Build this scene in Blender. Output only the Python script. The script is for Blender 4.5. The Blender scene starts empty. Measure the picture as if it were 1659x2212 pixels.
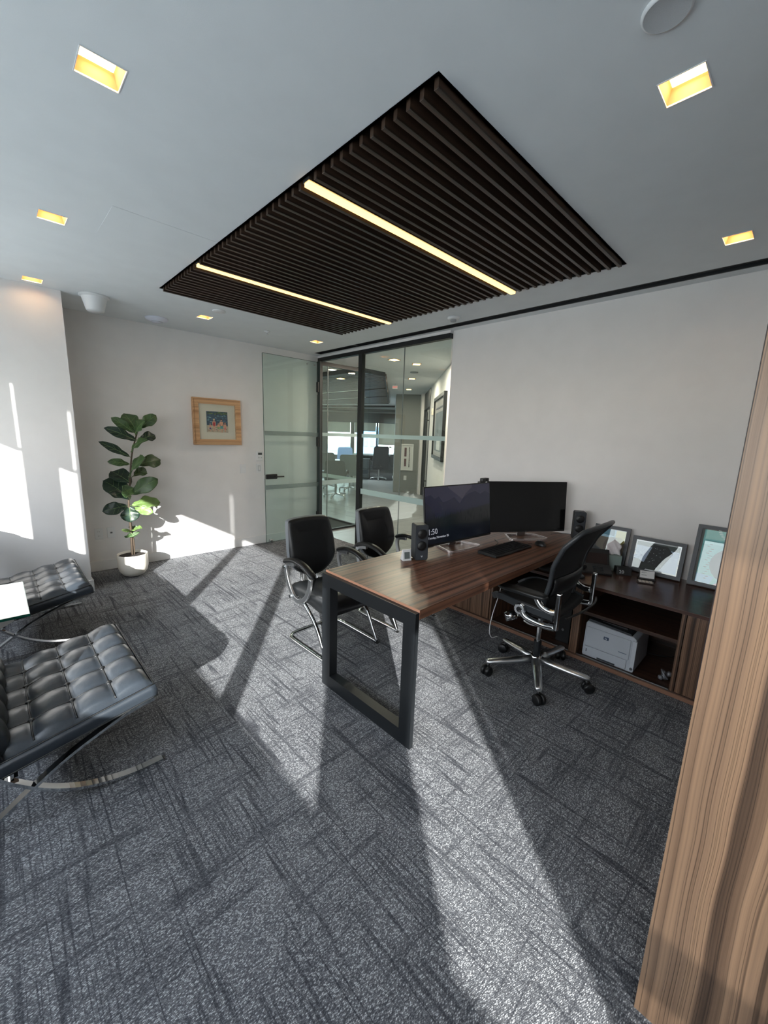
import bpy, bmesh, math, random
from mathutils import Vector, Matrix

random.seed(7)
scene = bpy.context.scene
COL = scene.collection

# ------------------------------------------------------------------ camera
H = 1.55
YAW, PIT, ROL = math.radians(44.239), math.radians(-10.7998), math.radians(1.9209)
fwd = Vector((math.sin(YAW) * math.cos(PIT), math.cos(YAW) * math.cos(PIT), math.sin(PIT)))
rgt = Vector((math.cos(YAW), -math.sin(YAW), 0.0))
upv = rgt.cross(fwd)
r2 = rgt * math.cos(ROL) + upv * math.sin(ROL)
u2 = -rgt * math.sin(ROL) + upv * math.cos(ROL)
cam_data = bpy.data.cameras.new('camera')
cam = bpy.data.objects.new('camera', cam_data)
COL.objects.link(cam)
M4 = Matrix(((r2.x, u2.x, -fwd.x, 0.0), (r2.y, u2.y, -fwd.y, 0.0), (r2.z, u2.z, -fwd.z, H), (0, 0, 0, 1)))
cam.matrix_world = M4
cam_data.sensor_fit = 'VERTICAL'
cam_data.sensor_height = 36.0
cam_data.lens = 870.85 / 2212.0 * 36.0
cam_data.clip_start = 0.02
cam_data.clip_end = 2000
scene.camera = cam

# ------------------------------------------------------------------ world and sun
SKY = 5.3
SUN = 12.0
SUN_DIR = Vector((0.6225, 0.7826, -0.355))
world = bpy.data.worlds.new('world')
scene.world = world
world.use_nodes = True
nt = world.node_tree
nt.nodes.clear()
wo = nt.nodes.new('ShaderNodeOutputWorld')
bg = nt.nodes.new('ShaderNodeBackground')
tc = nt.nodes.new('ShaderNodeTexCoord')
sp = nt.nodes.new('ShaderNodeSeparateXYZ')
cr = nt.nodes.new('ShaderNodeValToRGB')
cr.color_ramp.elements[0].position = 0.0
cr.color_ramp.elements[0].color = (0.68, 0.67, 0.62, 1)
cr.color_ramp.elements[1].position = 1.0
cr.color_ramp.elements[1].color = (0.68, 0.82, 1.0, 1)
for p_, c_ in ((0.49, (0.80, 0.81, 0.77, 1)), (0.51, (0.97, 0.99, 0.98, 1)), (0.62, (0.90, 0.95, 1.0, 1))):
    e_ = cr.color_ramp.elements.new(p_)
    e_.color = c_
mr = nt.nodes.new('ShaderNodeMapRange')
mr.inputs['From Min'].default_value = -1
mr.inputs['From Max'].default_value = 1
nt.links.new(tc.outputs['Generated'], sp.inputs[0])
nt.links.new(sp.outputs['Z'], mr.inputs['Value'])
nt.links.new(mr.outputs[0], cr.inputs[0])
nt.links.new(cr.outputs[0], bg.inputs['Color'])
bg.inputs['Strength'].default_value = SKY
nt.links.new(bg.outputs[0], wo.inputs['Surface'])

sun_data = bpy.data.lights.new('sun', 'SUN')
sun_data.energy = SUN
sun_data.angle = math.radians(0.55)
sun_data.color = (1.0, 0.99, 0.94)
sun = bpy.data.objects.new('sun', sun_data)
sun.rotation_euler = SUN_DIR.to_track_quat('-Z', 'Y').to_euler()
sun.location = (-6, -6, 6)
COL.objects.link(sun)

vs = scene.view_settings
vs.view_transform = 'Standard'
vs.look = 'None'
vs.exposure = 0.45
vs.gamma = 1.0
vs.use_curve_mapping = False
scene.cycles.max_bounces = 10
scene.cycles.transparent_max_bounces = 16
scene.cycles.sample_clamp_indirect = 6.0
scene.cycles.caustics_reflective = False
scene.cycles.caustics_refractive = False

# ------------------------------------------------------------------ materials
def lin(c):
    def f(v):
        v /= 255.0
        return v / 12.92 if v <= 0.04045 else ((v + 0.055) / 1.055) ** 2.4
    return (f(c[0]), f(c[1]), f(c[2]), 1.0)

MATS = {}
def mat(name, rgb=(128, 128, 128), rough=0.5, metal=0.0, emit=0.0, coat=0.0, spec=0.5, bump=0.0, bscale=200.0, var=0.0, vscale=6.0):
    if name in MATS:
        return MATS[name]
    m = bpy.data.materials.new(name)
    m.use_nodes = True
    t = m.node_tree
    b = t.nodes['Principled BSDF']
    c = lin(rgb)
    b.inputs['Base Color'].default_value = c
    b.inputs['Roughness'].default_value = rough
    b.inputs['Metallic'].default_value = metal
    b.inputs['Specular IOR Level'].default_value = spec
    b.inputs['Coat Weight'].default_value = coat
    b.inputs['Coat Roughness'].default_value = 0.1
    if emit:
        b.inputs['Emission Color'].default_value = c
        b.inputs['Emission Strength'].default_value = emit
    tcn = t.nodes.new('ShaderNodeTexCoord')
    if var > 0 or not emit:
        n = t.nodes.new('ShaderNodeTexNoise')
        n.inputs['Scale'].default_value = vscale
        n.inputs['Detail'].default_value = 4
        t.links.new(tcn.outputs['Object'], n.inputs['Vector'])
        r = t.nodes.new('ShaderNodeValToRGB')
        v = max(var, 0.02)
        r.color_ramp.elements[0].position = 0.3
        r.color_ramp.elements[1].position = 0.7
        r.color_ramp.elements[0].color = tuple(x * (1 - v) for x in c[:3]) + (1,)
        r.color_ramp.elements[1].color = tuple(min(1, x * (1 + v)) for x in c[:3]) + (1,)
        t.links.new(n.outputs['Fac'], r.inputs[0])
        t.links.new(r.outputs[0], b.inputs['Base Color'])
    if bump > 0:
        n2 = t.nodes.new('ShaderNodeTexNoise')
        n2.inputs['Scale'].default_value = bscale
        n2.inputs['Detail'].default_value = 3
        t.links.new(tcn.outputs['Object'], n2.inputs['Vector'])
        bp = t.nodes.new('ShaderNodeBump')
        bp.inputs['Strength'].default_value = bump
        bp.inputs['Distance'].default_value = 0.002
        t.links.new(n2.outputs['Fac'], bp.inputs['Height'])
        t.links.new(bp.outputs[0], b.inputs['Normal'])
    MATS[name] = m
    return m

def wood(name, axis, cols, cross=28.0, along=0.7, rough=0.35, coat=0.15, pos=(0.30, 0.42, 0.50, 0.60, 0.70), off=0.0, vein=0.8):
    """straight striped veneer, grain running along axis 0/1/2"""
    m = bpy.data.materials.new(name)
    m.use_nodes = True
    t = m.node_tree
    L = t.links
    b = t.nodes['Principled BSDF']
    tcn = t.nodes.new('ShaderNodeTexCoord')
    def mth(op, a, c=None):
        n = t.nodes.new('ShaderNodeMath')
        n.operation = op
        for i, v in enumerate((a, c)):
            if v is None:
                continue
            if isinstance(v, (int, float)):
                n.inputs[i].default_value = v
            else:
                L.new(v, n.inputs[i])
        return n.outputs[0]
    def noise3(scale_vec, detail, loc, rough_=0.5):
        mp = t.nodes.new('ShaderNodeMapping')
        mp.inputs['Scale'].default_value = scale_vec
        mp.inputs['Location'].default_value = loc
        L.new(tcn.outputs['Object'], mp.inputs['Vector'])
        n = t.nodes.new('ShaderNodeTexNoise')
        n.inputs['Scale'].default_value = 1.0
        n.inputs['Detail'].default_value = detail
        n.inputs['Roughness'].default_value = rough_
        L.new(mp.outputs[0], n.inputs['Vector'])
        return n.outputs['Fac']
    def noise1(w, detail, rough_=0.5):
        n = t.nodes.new('ShaderNodeTexNoise')
        n.noise_dimensions = '1D'
        n.inputs['Scale'].default_value = 1.0
        n.inputs['Detail'].default_value = detail
        n.inputs['Roughness'].default_value = rough_
        L.new(w, n.inputs['W'])
        return n.outputs['Fac']
    sep = t.nodes.new('ShaderNodeSeparateXYZ')
    L.new(tcn.outputs['Object'], sep.inputs[0])
    o1, o2 = [i for i in range(3) if i != axis]
    w0 = mth('ADD', sep.outputs[o1], mth('MULTIPLY', sep.outputs[o2], 0.93))
    sw = [2.2] * 3
    sw[axis] = 1.3
    sw2 = [7.0] * 3
    sw2[axis] = 2.6
    warp = mth('ADD', mth('MULTIPLY', noise3(sw, 2.0, (off, 3.0, 1.0)), 0.034), mth('MULTIPLY', noise3(sw2, 1.0, (off, 8.0, 4.0)), 0.012))
    w = mth('ADD', mth('ADD', w0, warp), off + 3.0)
    st = noise1(mth('MULTIPLY', w, cross), 5.0, 0.6)
    sf = [cross * 5] * 3
    sf[axis] = along * 4
    fine = noise3(sf, 3.0, (1, 2, 3), 0.6)
    fac = mth('ADD', mth('MULTIPLY', st, 0.82), mth('MULTIPLY', fine, 0.18))
    r = t.nodes.new('ShaderNodeValToRGB')
    els = r.color_ramp.elements
    els[0].position = pos[0]
    els[0].color = lin(cols[0])
    els[1].position = pos[-1]
    els[1].color = lin(cols[-1])
    for p_, c_ in list(zip(pos, cols))[1:-1]:
        els.new(p_).color = lin(c_)
    L.new(fac, r.inputs[0])
    vn = noise1(mth('MULTIPLY', w, cross * 1.15), 2.0, 0.5)
    r2_ = t.nodes.new('ShaderNodeValToRGB')
    r2_.color_ramp.elements[0].position = 0.0
    r2_.color_ramp.elements[0].color = (1, 1, 1, 1)
    r2_.color_ramp.elements[1].position = 1.0
    r2_.color_ramp.elements[1].color = (1, 1, 1, 1)
    for p_, v_ in ((0.372, 1.0), (0.390, 0.34), (0.408, 1.0), (0.462, 1.0), (0.480, 0.18), (0.500, 1.0), (0.555, 1.0), (0.572, 0.40), (0.589, 1.0)):
        r2_.color_ramp.elements.new(p_).color = (v_, v_ * 0.97, v_ * 0.95, 1)
    L.new(vn, r2_.inputs[0])
    mul = t.nodes.new('ShaderNodeMix')
    mul.data_type = 'RGBA'
    mul.blend_type = 'MULTIPLY'
    mul.inputs[0].default_value = vein
    L.new(r.outputs[0], mul.inputs[6])
    L.new(r2_.outputs[0], mul.inputs[7])
    L.new(mul.outputs[2], b.inputs['Base Color'])
    b.inputs['Roughness'].default_value = rough
    b.inputs['Coat Weight'].default_value = coat
    b.inputs['Coat Roughness'].default_value = 0.25
    MATS[name] = m
    return m

def glass(name, tint=(225, 240, 236), refl=0.09, rough=0.0):
    m = bpy.data.materials.new(name)
    m.use_nodes = True
    t = m.node_tree
    t.nodes.clear()
    o = t.nodes.new('ShaderNodeOutputMaterial')
    tr = t.nodes.new('ShaderNodeBsdfTransparent')
    tr.inputs['Color'].default_value = lin(tint)
    gl = t.nodes.new('ShaderNodeBsdfGlossy')
    gl.inputs['Roughness'].default_value = rough
    gl.inputs['Color'].default_value = (0.95, 1, 0.98, 1)
    fr = t.nodes.new('ShaderNodeFresnel')
    geo = t.nodes.new('ShaderNodeNewGeometry')
    ior = t.nodes.new('ShaderNodeMapRange')      # same reflectance on both faces of a thin pane
    ior.inputs['To Min'].default_value = 1.45
    ior.inputs['To Max'].default_value = 1.0 / 1.45
    t.links.new(geo.outputs['Backfacing'], ior.inputs['Value'])
    t.links.new(ior.outputs[0], fr.inputs['IOR'])
    mx = t.nodes.new('ShaderNodeMixShader')
    t.links.new(fr.outputs[0], mx.inputs[0])
    t.links.new(tr.outputs[0], mx.inputs[1])
    t.links.new(gl.outputs[0], mx.inputs[2])
    t.links.new(mx.outputs[0], o.inputs['Surface'])
    MATS[name] = m
    return m

def translucent(name, rgb, mix=0.5, transp=0.0):
    m = bpy.data.materials.new(name)
    m.use_nodes = True
    t = m.node_tree
    t.nodes.clear()
    o = t.nodes.new('ShaderNodeOutputMaterial')
    d = t.nodes.new('ShaderNodeBsdfDiffuse')
    d.inputs['Color'].default_value = lin(rgb)
    tl = t.nodes.new('ShaderNodeBsdfTranslucent')
    tl.inputs['Color'].default_value = lin(rgb)
    mx = t.nodes.new('ShaderNodeMixShader')
    mx.inputs[0].default_value = mix
    t.links.new(d.outputs[0], mx.inputs[1])
    t.links.new(tl.outputs[0], mx.inputs[2])
    last = mx.outputs[0]
    if transp > 0:
        tp = t.nodes.new('ShaderNodeBsdfTransparent')
        m2 = t.nodes.new('ShaderNodeMixShader')
        m2.inputs[0].default_value = transp
        t.links.new(last, m2.inputs[1])
        t.links.new(tp.outputs[0], m2.inputs[2])
        last = m2.outputs[0]
    t.links.new(last, o.inputs['Surface'])
    MATS[name] = m
    return m

def carpet(name, base, dark, light):
    m = bpy.data.materials.new(name)
    m.use_nodes = True
    t = m.node_tree
    L = t.links
    b = t.nodes['Principled BSDF']
    tcn = t.nodes.new('ShaderNodeTexCoord')
    def noise(scale, sc=(1, 1, 1), detail=2.0, loc=(0, 0, 0), rough=0.5):
        mp = t.nodes.new('ShaderNodeMapping')
        mp.inputs['Scale'].default_value = sc
        mp.inputs['Location'].default_value = loc
        L.new(tcn.outputs['Object'], mp.inputs['Vector'])
        n = t.nodes.new('ShaderNodeTexNoise')
        n.inputs['Scale'].default_value = scale
        n.inputs['Detail'].default_value = detail
        n.inputs['Roughness'].default_value = rough
        L.new(mp.outputs[0], n.inputs['Vector'])
        return n.outputs['Fac']
    def ramp(src, a, c, va, vb):
        r = t.nodes.new('ShaderNodeMapRange')
        r.interpolation_type = 'SMOOTHSTEP'
        r.inputs['From Min'].default_value = a
        r.inputs['From Max'].default_value = c
        r.inputs['To Min'].default_value = va
        r.inputs['To Max'].default_value = vb
        L.new(src, r.inputs['Value'])
        return r.outputs[0]
    def mth(op, a, c):
        n = t.nodes.new('ShaderNodeMath')
        n.operation = op
        for i, v in enumerate((a, c)):
            if isinstance(v, (int, float)):
                n.inputs[i].default_value = v
            else:
                L.new(v, n.inputs[i])
        return n.outputs[0]
    # broken thin woven lines running along y (strong) and along x (weaker)
    def ridge(src, w):
        d = t.nodes.new('ShaderNodeMath')
        d.operation = 'SUBTRACT'
        L.new(src, d.inputs[0])
        d.inputs[1].default_value = 0.5
        a = t.nodes.new('ShaderNodeMath')
        a.operation = 'ABSOLUTE'
        L.new(d.outputs[0], a.inputs[0])
        return ramp(a.outputs[0], 0.0, w, 1.0, 0.0)
    ly = mth('MULTIPLY', ridge(noise(1.0, (22, 0.55, 1), 1.0, (2, 5, 0)), 0.040), ramp(noise(1.0, (9, 2.6, 1), 1.0, (4, 2, 0)), 0.42, 0.56, 0.0, 1.0))
    ly2 = mth('MULTIPLY', ridge(noise(1.0, (44, 0.8, 1), 1.0, (12, 3, 0)), 0.055), ramp(noise(1.0, (6, 3.2, 1), 1.0, (14, 2, 0)), 0.45, 0.58, 0.0, 0.8))
    lx = mth('MULTIPLY', ridge(noise(1.0, (0.55, 22, 1), 1.0, (7, 1, 0)), 0.038), ramp(noise(1.0, (2.6, 8, 1), 1.0, (3, 8, 0)), 0.45, 0.58, 0.0, 0.8))
    lx2 = mth('MULTIPLY', ridge(noise(1.0, (0.8, 46, 1), 1.0, (1, 13, 0)), 0.05), ramp(noise(1.0, (3.4, 6, 1), 1.0, (9, 8, 0)), 0.45, 0.58, 0.0, 0.7))
    lines = mth('MAXIMUM', mth('MAXIMUM', ly, lx), mth('MAXIMUM', ly2, lx2))
    # loop pile speckle, small strokes slanting two ways
    mpv = t.nodes.new('ShaderNodeMapping')
    mpv.inputs['Rotation'].default_value = (0, 0, math.radians(38))
    mpv.inputs['Scale'].default_value = (1, 2.1, 1)
    L.new(tcn.outputs['Object'], mpv.inputs['Vector'])
    vor = t.nodes.new('ShaderNodeTexVoronoi')
    vor.inputs['Scale'].default_value = 150
    vor.inputs['Randomness'].default_value = 0.62
    L.new(mpv.outputs[0], vor.inputs['Vector'])
    sepc = t.nodes.new('ShaderNodeSeparateColor')
    L.new(vor.outputs['Color'], sepc.inputs[0])
    loop = ramp(sepc.outputs[0], 0.2, 0.8, 0.25, 0.95)
    gap = ramp(vor.outputs['Distance'], 0.25, 0.62, 1.0, 0.35)
    tone = noise(2.2, (1, 1, 1), 3.0)
    fac = mth('MULTIPLY', mth('ADD', mth('MULTIPLY', loop, 0.75), 0.25), gap)
    fac = mth('ADD', fac, mth('MULTIPLY', mth('SUBTRACT', tone, 0.5), 0.25))
    fac = mth('MULTIPLY', fac, mth('SUBTRACT', 1.0, mth('MULTIPLY', lines, 0.70)))
    r = t.nodes.new('ShaderNodeValToRGB')
    r.color_ramp.elements[0].position = 0.05
    r.color_ramp.elements[0].color = lin(dark)
    r.color_ramp.elements[1].position = 0.95
    r.color_ramp.elements[1].color = lin(light)
    r.color_ramp.elements.new(0.45).color = lin(base)
    L.new(fac, r.inputs[0])
    L.new(r.outputs[0], b.inputs['Base Color'])
    b.inputs['Roughness'].default_value = 0.95
    b.inputs['Specular IOR Level'].default_value = 0.15
    bp = t.nodes.new('ShaderNodeBump')
    bp.inputs['Strength'].default_value = 0.55
    bp.inputs['Distance'].default_value = 0.003
    L.new(fac, bp.inputs['Height'])
    L.new(bp.outputs[0], b.inputs['Normal'])
    MATS[name] = m
    return m

WALL = mat('white_wall_paint', (228, 226, 225), 0.85, spec=0.25, bump=0.15, bscale=350)
CEIL = mat('white_ceiling_paint', (226, 230, 232), 0.9, spec=0.2, bump=0.1, bscale=350)
TRIMW = mat('white_trim_paint', (228, 228, 228), 0.5)
BLACKM = mat('black_powder_metal', (22, 25, 28), 0.42)
BLACKP = mat('black_plastic', (16, 17, 19), 0.45)
BLACKG = mat('black_gloss', (6, 6, 8), 0.12)
CHROME = mat('chrome', (205, 208, 210), 0.08, metal=1.0)
ALU = mat('polished_aluminium', (224, 227, 230), 0.30, metal=1.0)
STEEL = mat('brushed_steel', (170, 172, 174), 0.35, metal=1.0)
LEATHER = mat('black_leather', (17, 19, 21), 0.40, bump=0.25, bscale=260, coat=0.05)
LEATHERB = mat('dark_leather', (42, 48, 55), 0.34, bump=0.2, bscale=90, var=0.15, vscale=5)
MESHM = mat('black_mesh_fabric', (13, 14, 16), 0.8)
GREYSIDE = mat('grey_side_leather', (105, 110, 116), 0.5)
ELEC = mat('dark_grey_plastic', (40, 44, 48), 0.5)
DESKW = wood('walnut_desk', 0, [(50, 30, 22), (84, 56, 43), (116, 80, 62), (134, 95, 74), (92, 62, 48)], cross=34, along=0.5, rough=0.36, coat=0.08)
DESKE = mat('copper_edge', (176, 128, 104), 0.4)
CREDT = wood('walnut_top', 1, [(42, 26, 22), (62, 41, 34), (78, 54, 46), (90, 62, 52), (70, 47, 40)], cross=30, along=1.0, rough=0.22, coat=0.4)
CREDV = wood('walnut_vertical', 2, [(38, 26, 20), (74, 54, 42), (112, 86, 68), (132, 104, 84), (80, 58, 46)], cross=26, along=0.5, rough=0.4)
CREDI = wood('walnut_inside', 1, [(34, 22, 18), (50, 34, 27), (66, 46, 36), (74, 52, 42), (54, 38, 30)], cross=24, along=0.8, rough=0.45)
PANELW = wood('zebrano_panel', 2, [(66, 52, 42), (100, 80, 64), (122, 99, 80), (140, 114, 91), (106, 84, 68)], cross=22, along=0.22, rough=0.42, coat=0.1)
SLATW = wood('dark_slat_veneer', 0, [(42, 30, 23), (56, 41, 32), (68, 51, 40), (75, 57, 45), (60, 45, 35)], cross=30, along=1.0, rough=0.5)
SLATH = wood('hall_slat_veneer', 0, [(66, 56, 50), (84, 73, 66), (98, 86, 78), (104, 92, 84), (88, 76, 70)], cross=12, along=1.0, rough=0.6)
OAK = wood('light_oak', 0, [(170, 128, 88), (190, 148, 106), (204, 162, 120), (210, 170, 128), (192, 150, 110)], cross=18, along=2.0, rough=0.5)
CARPET = carpet('carpet_weave', (120, 122, 126), (52, 54, 60), (190, 193, 196))
CARPETD = mat('dark_carpet', (52, 56, 60), 0.95)
GLASS = glass('clear_glass', (246, 252, 250))
PICGLASS = glass('picture_glass_clear', (254, 255, 254))
GLASSD = glass('door_glass', (245, 251, 249))
FROST = translucent('frosted_film', (205, 222, 222), 0.5, 0.12)
FROSTD = translucent('door_frosted_film', (150, 166, 164), 0.45, 0.6)
BLIND = translucent('roller_blind_cloth', (228, 224, 214), 0.5, 0.06)
SHEER = translucent('dimming_sheer_cloth', (200, 198, 190), 0.5, 0.42)
WARM = mat('warm_lamp', (255, 226, 150), 0.5, emit=5.0)
WARMIN = mat('lamp_reflector', (216, 158, 116), 0.7)
LED = mat('warm_led_diffuser', (255, 206, 130), 0.5, emit=1.9)
PAPER = mat('white_paper', (226, 226, 226), 0.7)

# ------------------------------------------------------------------ mesh helpers
class MB:
    def __init__(self):
        self.v = []
        self.f = []
        self.m = []
        self.s = []
    def add(self, vs_, fs_, mi=0, smooth=False):
        o = len(self.v)
        self.v += [tuple(p) for p in vs_]
        for f in fs_:
            self.f.append(tuple(i + o for i in f))
            self.m.append(mi)
            self.s.append(smooth)
    def box(self, lo, hi, mi=0, M=None):
        x0, y0, z0 = lo
        x1, y1, z1 = hi
        p = [Vector(q) for q in ((x0, y0, z0), (x1, y0, z0), (x1, y1, z0), (x0, y1, z0), (x0, y0, z1), (x1, y0, z1), (x1, y1, z1), (x0, y1, z1))]
        if M is not None:
            p = [M @ q for q in p]
        self.add(p, [(0, 3, 2, 1), (4, 5, 6, 7), (0, 1, 5, 4), (1, 2, 6, 5), (2, 3, 7, 6), (3, 0, 4, 7)], mi)
        return self
    def tube(self, pts, r, n=12, mi=0, caps=True, flat=None):
        """round tube; r number or list; flat=(a,b,side) gives a rectangular bar"""
        pts = [Vector(p) for p in pts]
        N = len(pts)
        rr = r if isinstance(r, (list, tuple)) else [r] * N
        rings = []
        prev = None
        for i, p in enumerate(pts):
            t = (pts[min(i + 1, N - 1)] - pts[max(i - 1, 0)]).normalized()
            if flat:
                side = Vector(flat[2]).normalized()
                a = side
                b = t.cross(side).normalized()
                ring = [p + a * flat[0] + b * flat[1], p - a * flat[0] + b * flat[1], p - a * flat[0] - b * flat[1], p + a * flat[0] - b * flat[1]]
            else:
                if prev is None:
                    ref = Vector((0, 0, 1)) if abs(t.z) < 0.9 else Vector((1, 0, 0))
                    a = t.cross(ref).normalized()
                else:
                    a = (prev - t * prev.dot(t)).normalized()
                prev = a
                b = t.cross(a).normalized()
                ring = [p + (a * math.cos(2 * math.pi * k / n) + b * math.sin(2 * math.pi * k / n)) * rr[i] for k in range(n)]
            rings.append(ring)
        k = len(rings[0])
        vs_ = [q for ring in rings for q in ring]
        fs_ = []
        for i in range(N - 1):
            for j in range(k):
                fs_.append((i * k + j, i * k + (j + 1) % k, (i + 1) * k + (j + 1) % k, (i + 1) * k + j))
        self.add(vs_, fs_, mi, smooth=not flat)
        if caps:
            self.add(rings[0], [tuple(range(k))[::-1]], mi)
            self.add(rings[-1], [tuple(range(k))], mi)
        return self
    def lathe(self, prof, c=(0, 0, 0), n=32, mi=0, axis=2, M=None, smooth=True):
        vs_ = []
        for (r, z) in prof:
            for k in range(n):
                a = 2 * math.pi * k / n
                q = (r * math.cos(a), r * math.sin(a), z)
                if axis == 0:
                    q = (q[2], q[0], q[1])
                elif axis == 1:
                    q = (q[0], q[2], q[1])
                q = Vector(q)
                if M is not None:
                    q = M @ q
                vs_.append(q + Vector(c))
        fs_ = []
        for i in range(len(prof) - 1):
            for k in range(n):
                fs_.append((i * n + k, i * n + (k + 1) % n, (i + 1) * n + (k + 1) % n, (i + 1) * n + k))
        self.add(vs_, fs_, mi, smooth)
        return self
    def cyl(self, c, r, h, n=24, axis=2, mi=0, M=None):
        return self.lathe([(0, -h / 2), (r, -h / 2), (r, h / 2), (0, h / 2)], c, n, mi, axis, M, smooth=False)
    def prism(self, poly, z0, z1, mi=0, f=None):
        """poly 2D list; f maps (a,b,c)->3D"""
        f = f or (lambda a, b, c: (a, b, c))
        n = len(poly)
        vs_ = [f(a, b, z0) for a, b in poly] + [f(a, b, z1) for a, b in poly]
        fs_ = [tuple(range(n))[::-1], tuple(range(n, 2 * n))] + [(i, (i + 1) % n, n + (i + 1) % n, n + i) for i in range(n)]
        self.add(vs_, fs_, mi)
        return self
    def build(self, name, mats, parent=None, bevel=0.0, seg=2, sub=0, smooth=None, recalc=True):
        me = bpy.data.meshes.new(name)
        me.from_pydata(self.v, [], self.f)
        mats = mats if isinstance(mats, (list, tuple)) else [mats]
        for m in mats:
            me.materials.append(m)
        for p, mi, s in zip(me.polygons, self.m, self.s):
            p.material_index = mi
            p.use_smooth = s if smooth is None else smooth
        if recalc:
            bm = bmesh.new()
            bm.from_mesh(me)
            bmesh.ops.remove_doubles(bm, verts=bm.verts, dist=1e-5)
            bmesh.ops.recalc_face_normals(bm, faces=bm.faces)
            bm.to_mesh(me)
            bm.free()
        me.update()
        o = bpy.data.objects.new(name, me)
        COL.objects.link(o)
        if parent is not None:
            o.parent = parent
        if bevel > 0:
            b = o.modifiers.new('bevel', 'BEVEL')
            b.width = bevel
            b.segments = seg
            b.limit_method = 'ANGLE'
            b.angle_limit = math.radians(40)
            if smooth is None:
                for p in me.polygons:
                    p.use_smooth = False
        if sub:
            s = o.modifiers.new('subd', 'SUBSURF')
            s.levels = sub
            s.render_levels = sub
        return o

def spline(pts, n=8):
    P = [Vector(p) for p in pts]
    out = []
    for i in range(len(P) - 1):
        p0 = P[i - 1] if i > 0 else P[0] * 2 - P[1]
        p1, p2 = P[i], P[i + 1]
        p3 = P[i + 2] if i + 2 < len(P) else P[-1] * 2 - P[-2]
        for k in range(n):
            t = k / n
            out.append(0.5 * ((2 * p1) + (p2 - p0) * t + (2 * p0 - 5 * p1 + 4 * p2 - p3) * t * t + (3 * p1 - p0 - 3 * p2 + p3) * t ** 3))
    out.append(P[-1])
    return out

def rrect(w, h, r, n=5, cx=0.0, cy=0.0):
    out = []
    for (sx, sy, a0) in ((1, 1, 0), (-1, 1, 90), (-1, -1, 180), (1, -1, 270)):
        for k in range(n + 1):
            a = math.radians(a0 + 90 * k / n)
            out.append((cx + sx * (w / 2 - r) + r * math.cos(a), cy + sy * (h / 2 - r) + r * math.sin(a)))
    return out

def tag(o, label=None, cat=None, group=None, kind=None):
    if label: o['label'] = label
    if cat: o['category'] = cat
    if group: o['group'] = group
    if kind: o['kind'] = kind
    return o

def thing(name, label, cat, loc=(0, 0, 0), rz=0.0, group=None, kind=None):
    o = bpy.data.objects.new(name, None)
    o.empty_display_size = 0.1
    COL.objects.link(o)
    o.location = loc
    o.rotation_euler = (0, 0, rz)
    return tag(o, label, cat, group, kind)

def copy_tree(o, parent=None):
    c = o.copy()
    COL.objects.link(c)
    c.parent = parent
    for ch in list(o.children):
        copy_tree(ch, c)
    return c

def bx(name, lo, hi, m, parent=None, bevel=0.0):
    return MB().box(lo, hi).build(name, m, parent, bevel)

def prints(name, polys, f, parent, step=0.0004, extra=None):
    """flat print: coloured polygons in the plane given by f(a, b, depth)"""
    b = MB()
    mats = []
    for i, (poly, rgb) in enumerate(polys):
        nm = 'ink_%d_%d_%d' % rgb
        m = MATS.get(nm) or mat(nm, rgb, 0.6)
        if m not in mats:
            mats.append(m)
        d = step * (i + 1)
        n = len(poly)
        b.add([f(p[0], p[1], d) for p in poly], [tuple(range(n))], mats.index(m))
    return b.build(name, mats, parent, recalc=False)

def text_mesh(name, body, size, m, M, parent=None, align='LEFT', depth=0.0006):
    cu = bpy.data.curves.new(name, 'FONT')
    cu.body = body
    cu.size = size
    cu.align_x = align
    cu.extrude = depth
    cu.resolution_u = 3
    tmp = bpy.data.objects.new(name + '_tmp', cu)
    COL.objects.link(tmp)
    dg = bpy.context.evaluated_depsgraph_get()
    me = bpy.data.meshes.new_from_object(tmp.evaluated_get(dg))
    bpy.data.objects.remove(tmp)
    me.transform(M)
    me.materials.clear()
    me.materials.append(m)
    o = bpy.data.objects.new(name, me)
    COL.objects.link(o)
    if parent is not None:
        o.parent = parent
    return o

def basis(o, ex, ey, ez):
    return Matrix(((ex[0], ey[0], ez[0], o[0]), (ex[1], ey[1], ez[1], o[1]), (ex[2], ey[2], ez[2], o[2]), (0, 0, 0, 1)))

# ================================================================== THE ROOM
CZ = 2.64
XR, YB = 3.60, 5.13

def holed_plane(x0, x1, y0, y1, z, holes, thick=0.0):
    b = MB()
    xs = sorted({x0, x1} | {h[0] for h in holes} | {h[1] for h in holes})
    ys = sorted({y0, y1} | {h[2] for h in holes} | {h[3] for h in holes})
    for i in range(len(xs) - 1):
        for j in range(len(ys) - 1):
            cx, cy = (xs[i] + xs[i + 1]) / 2, (ys[j] + ys[j + 1]) / 2
            if any(h[0] < cx < h[1] and h[2] < cy < h[3] for h in holes):
                continue
            b.add([(xs[i], ys[j], z), (xs[i + 1], ys[j], z), (xs[i + 1], ys[j + 1], z), (xs[i], ys[j + 1], z)], [(0, 3, 2, 1)])
    return b

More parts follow.
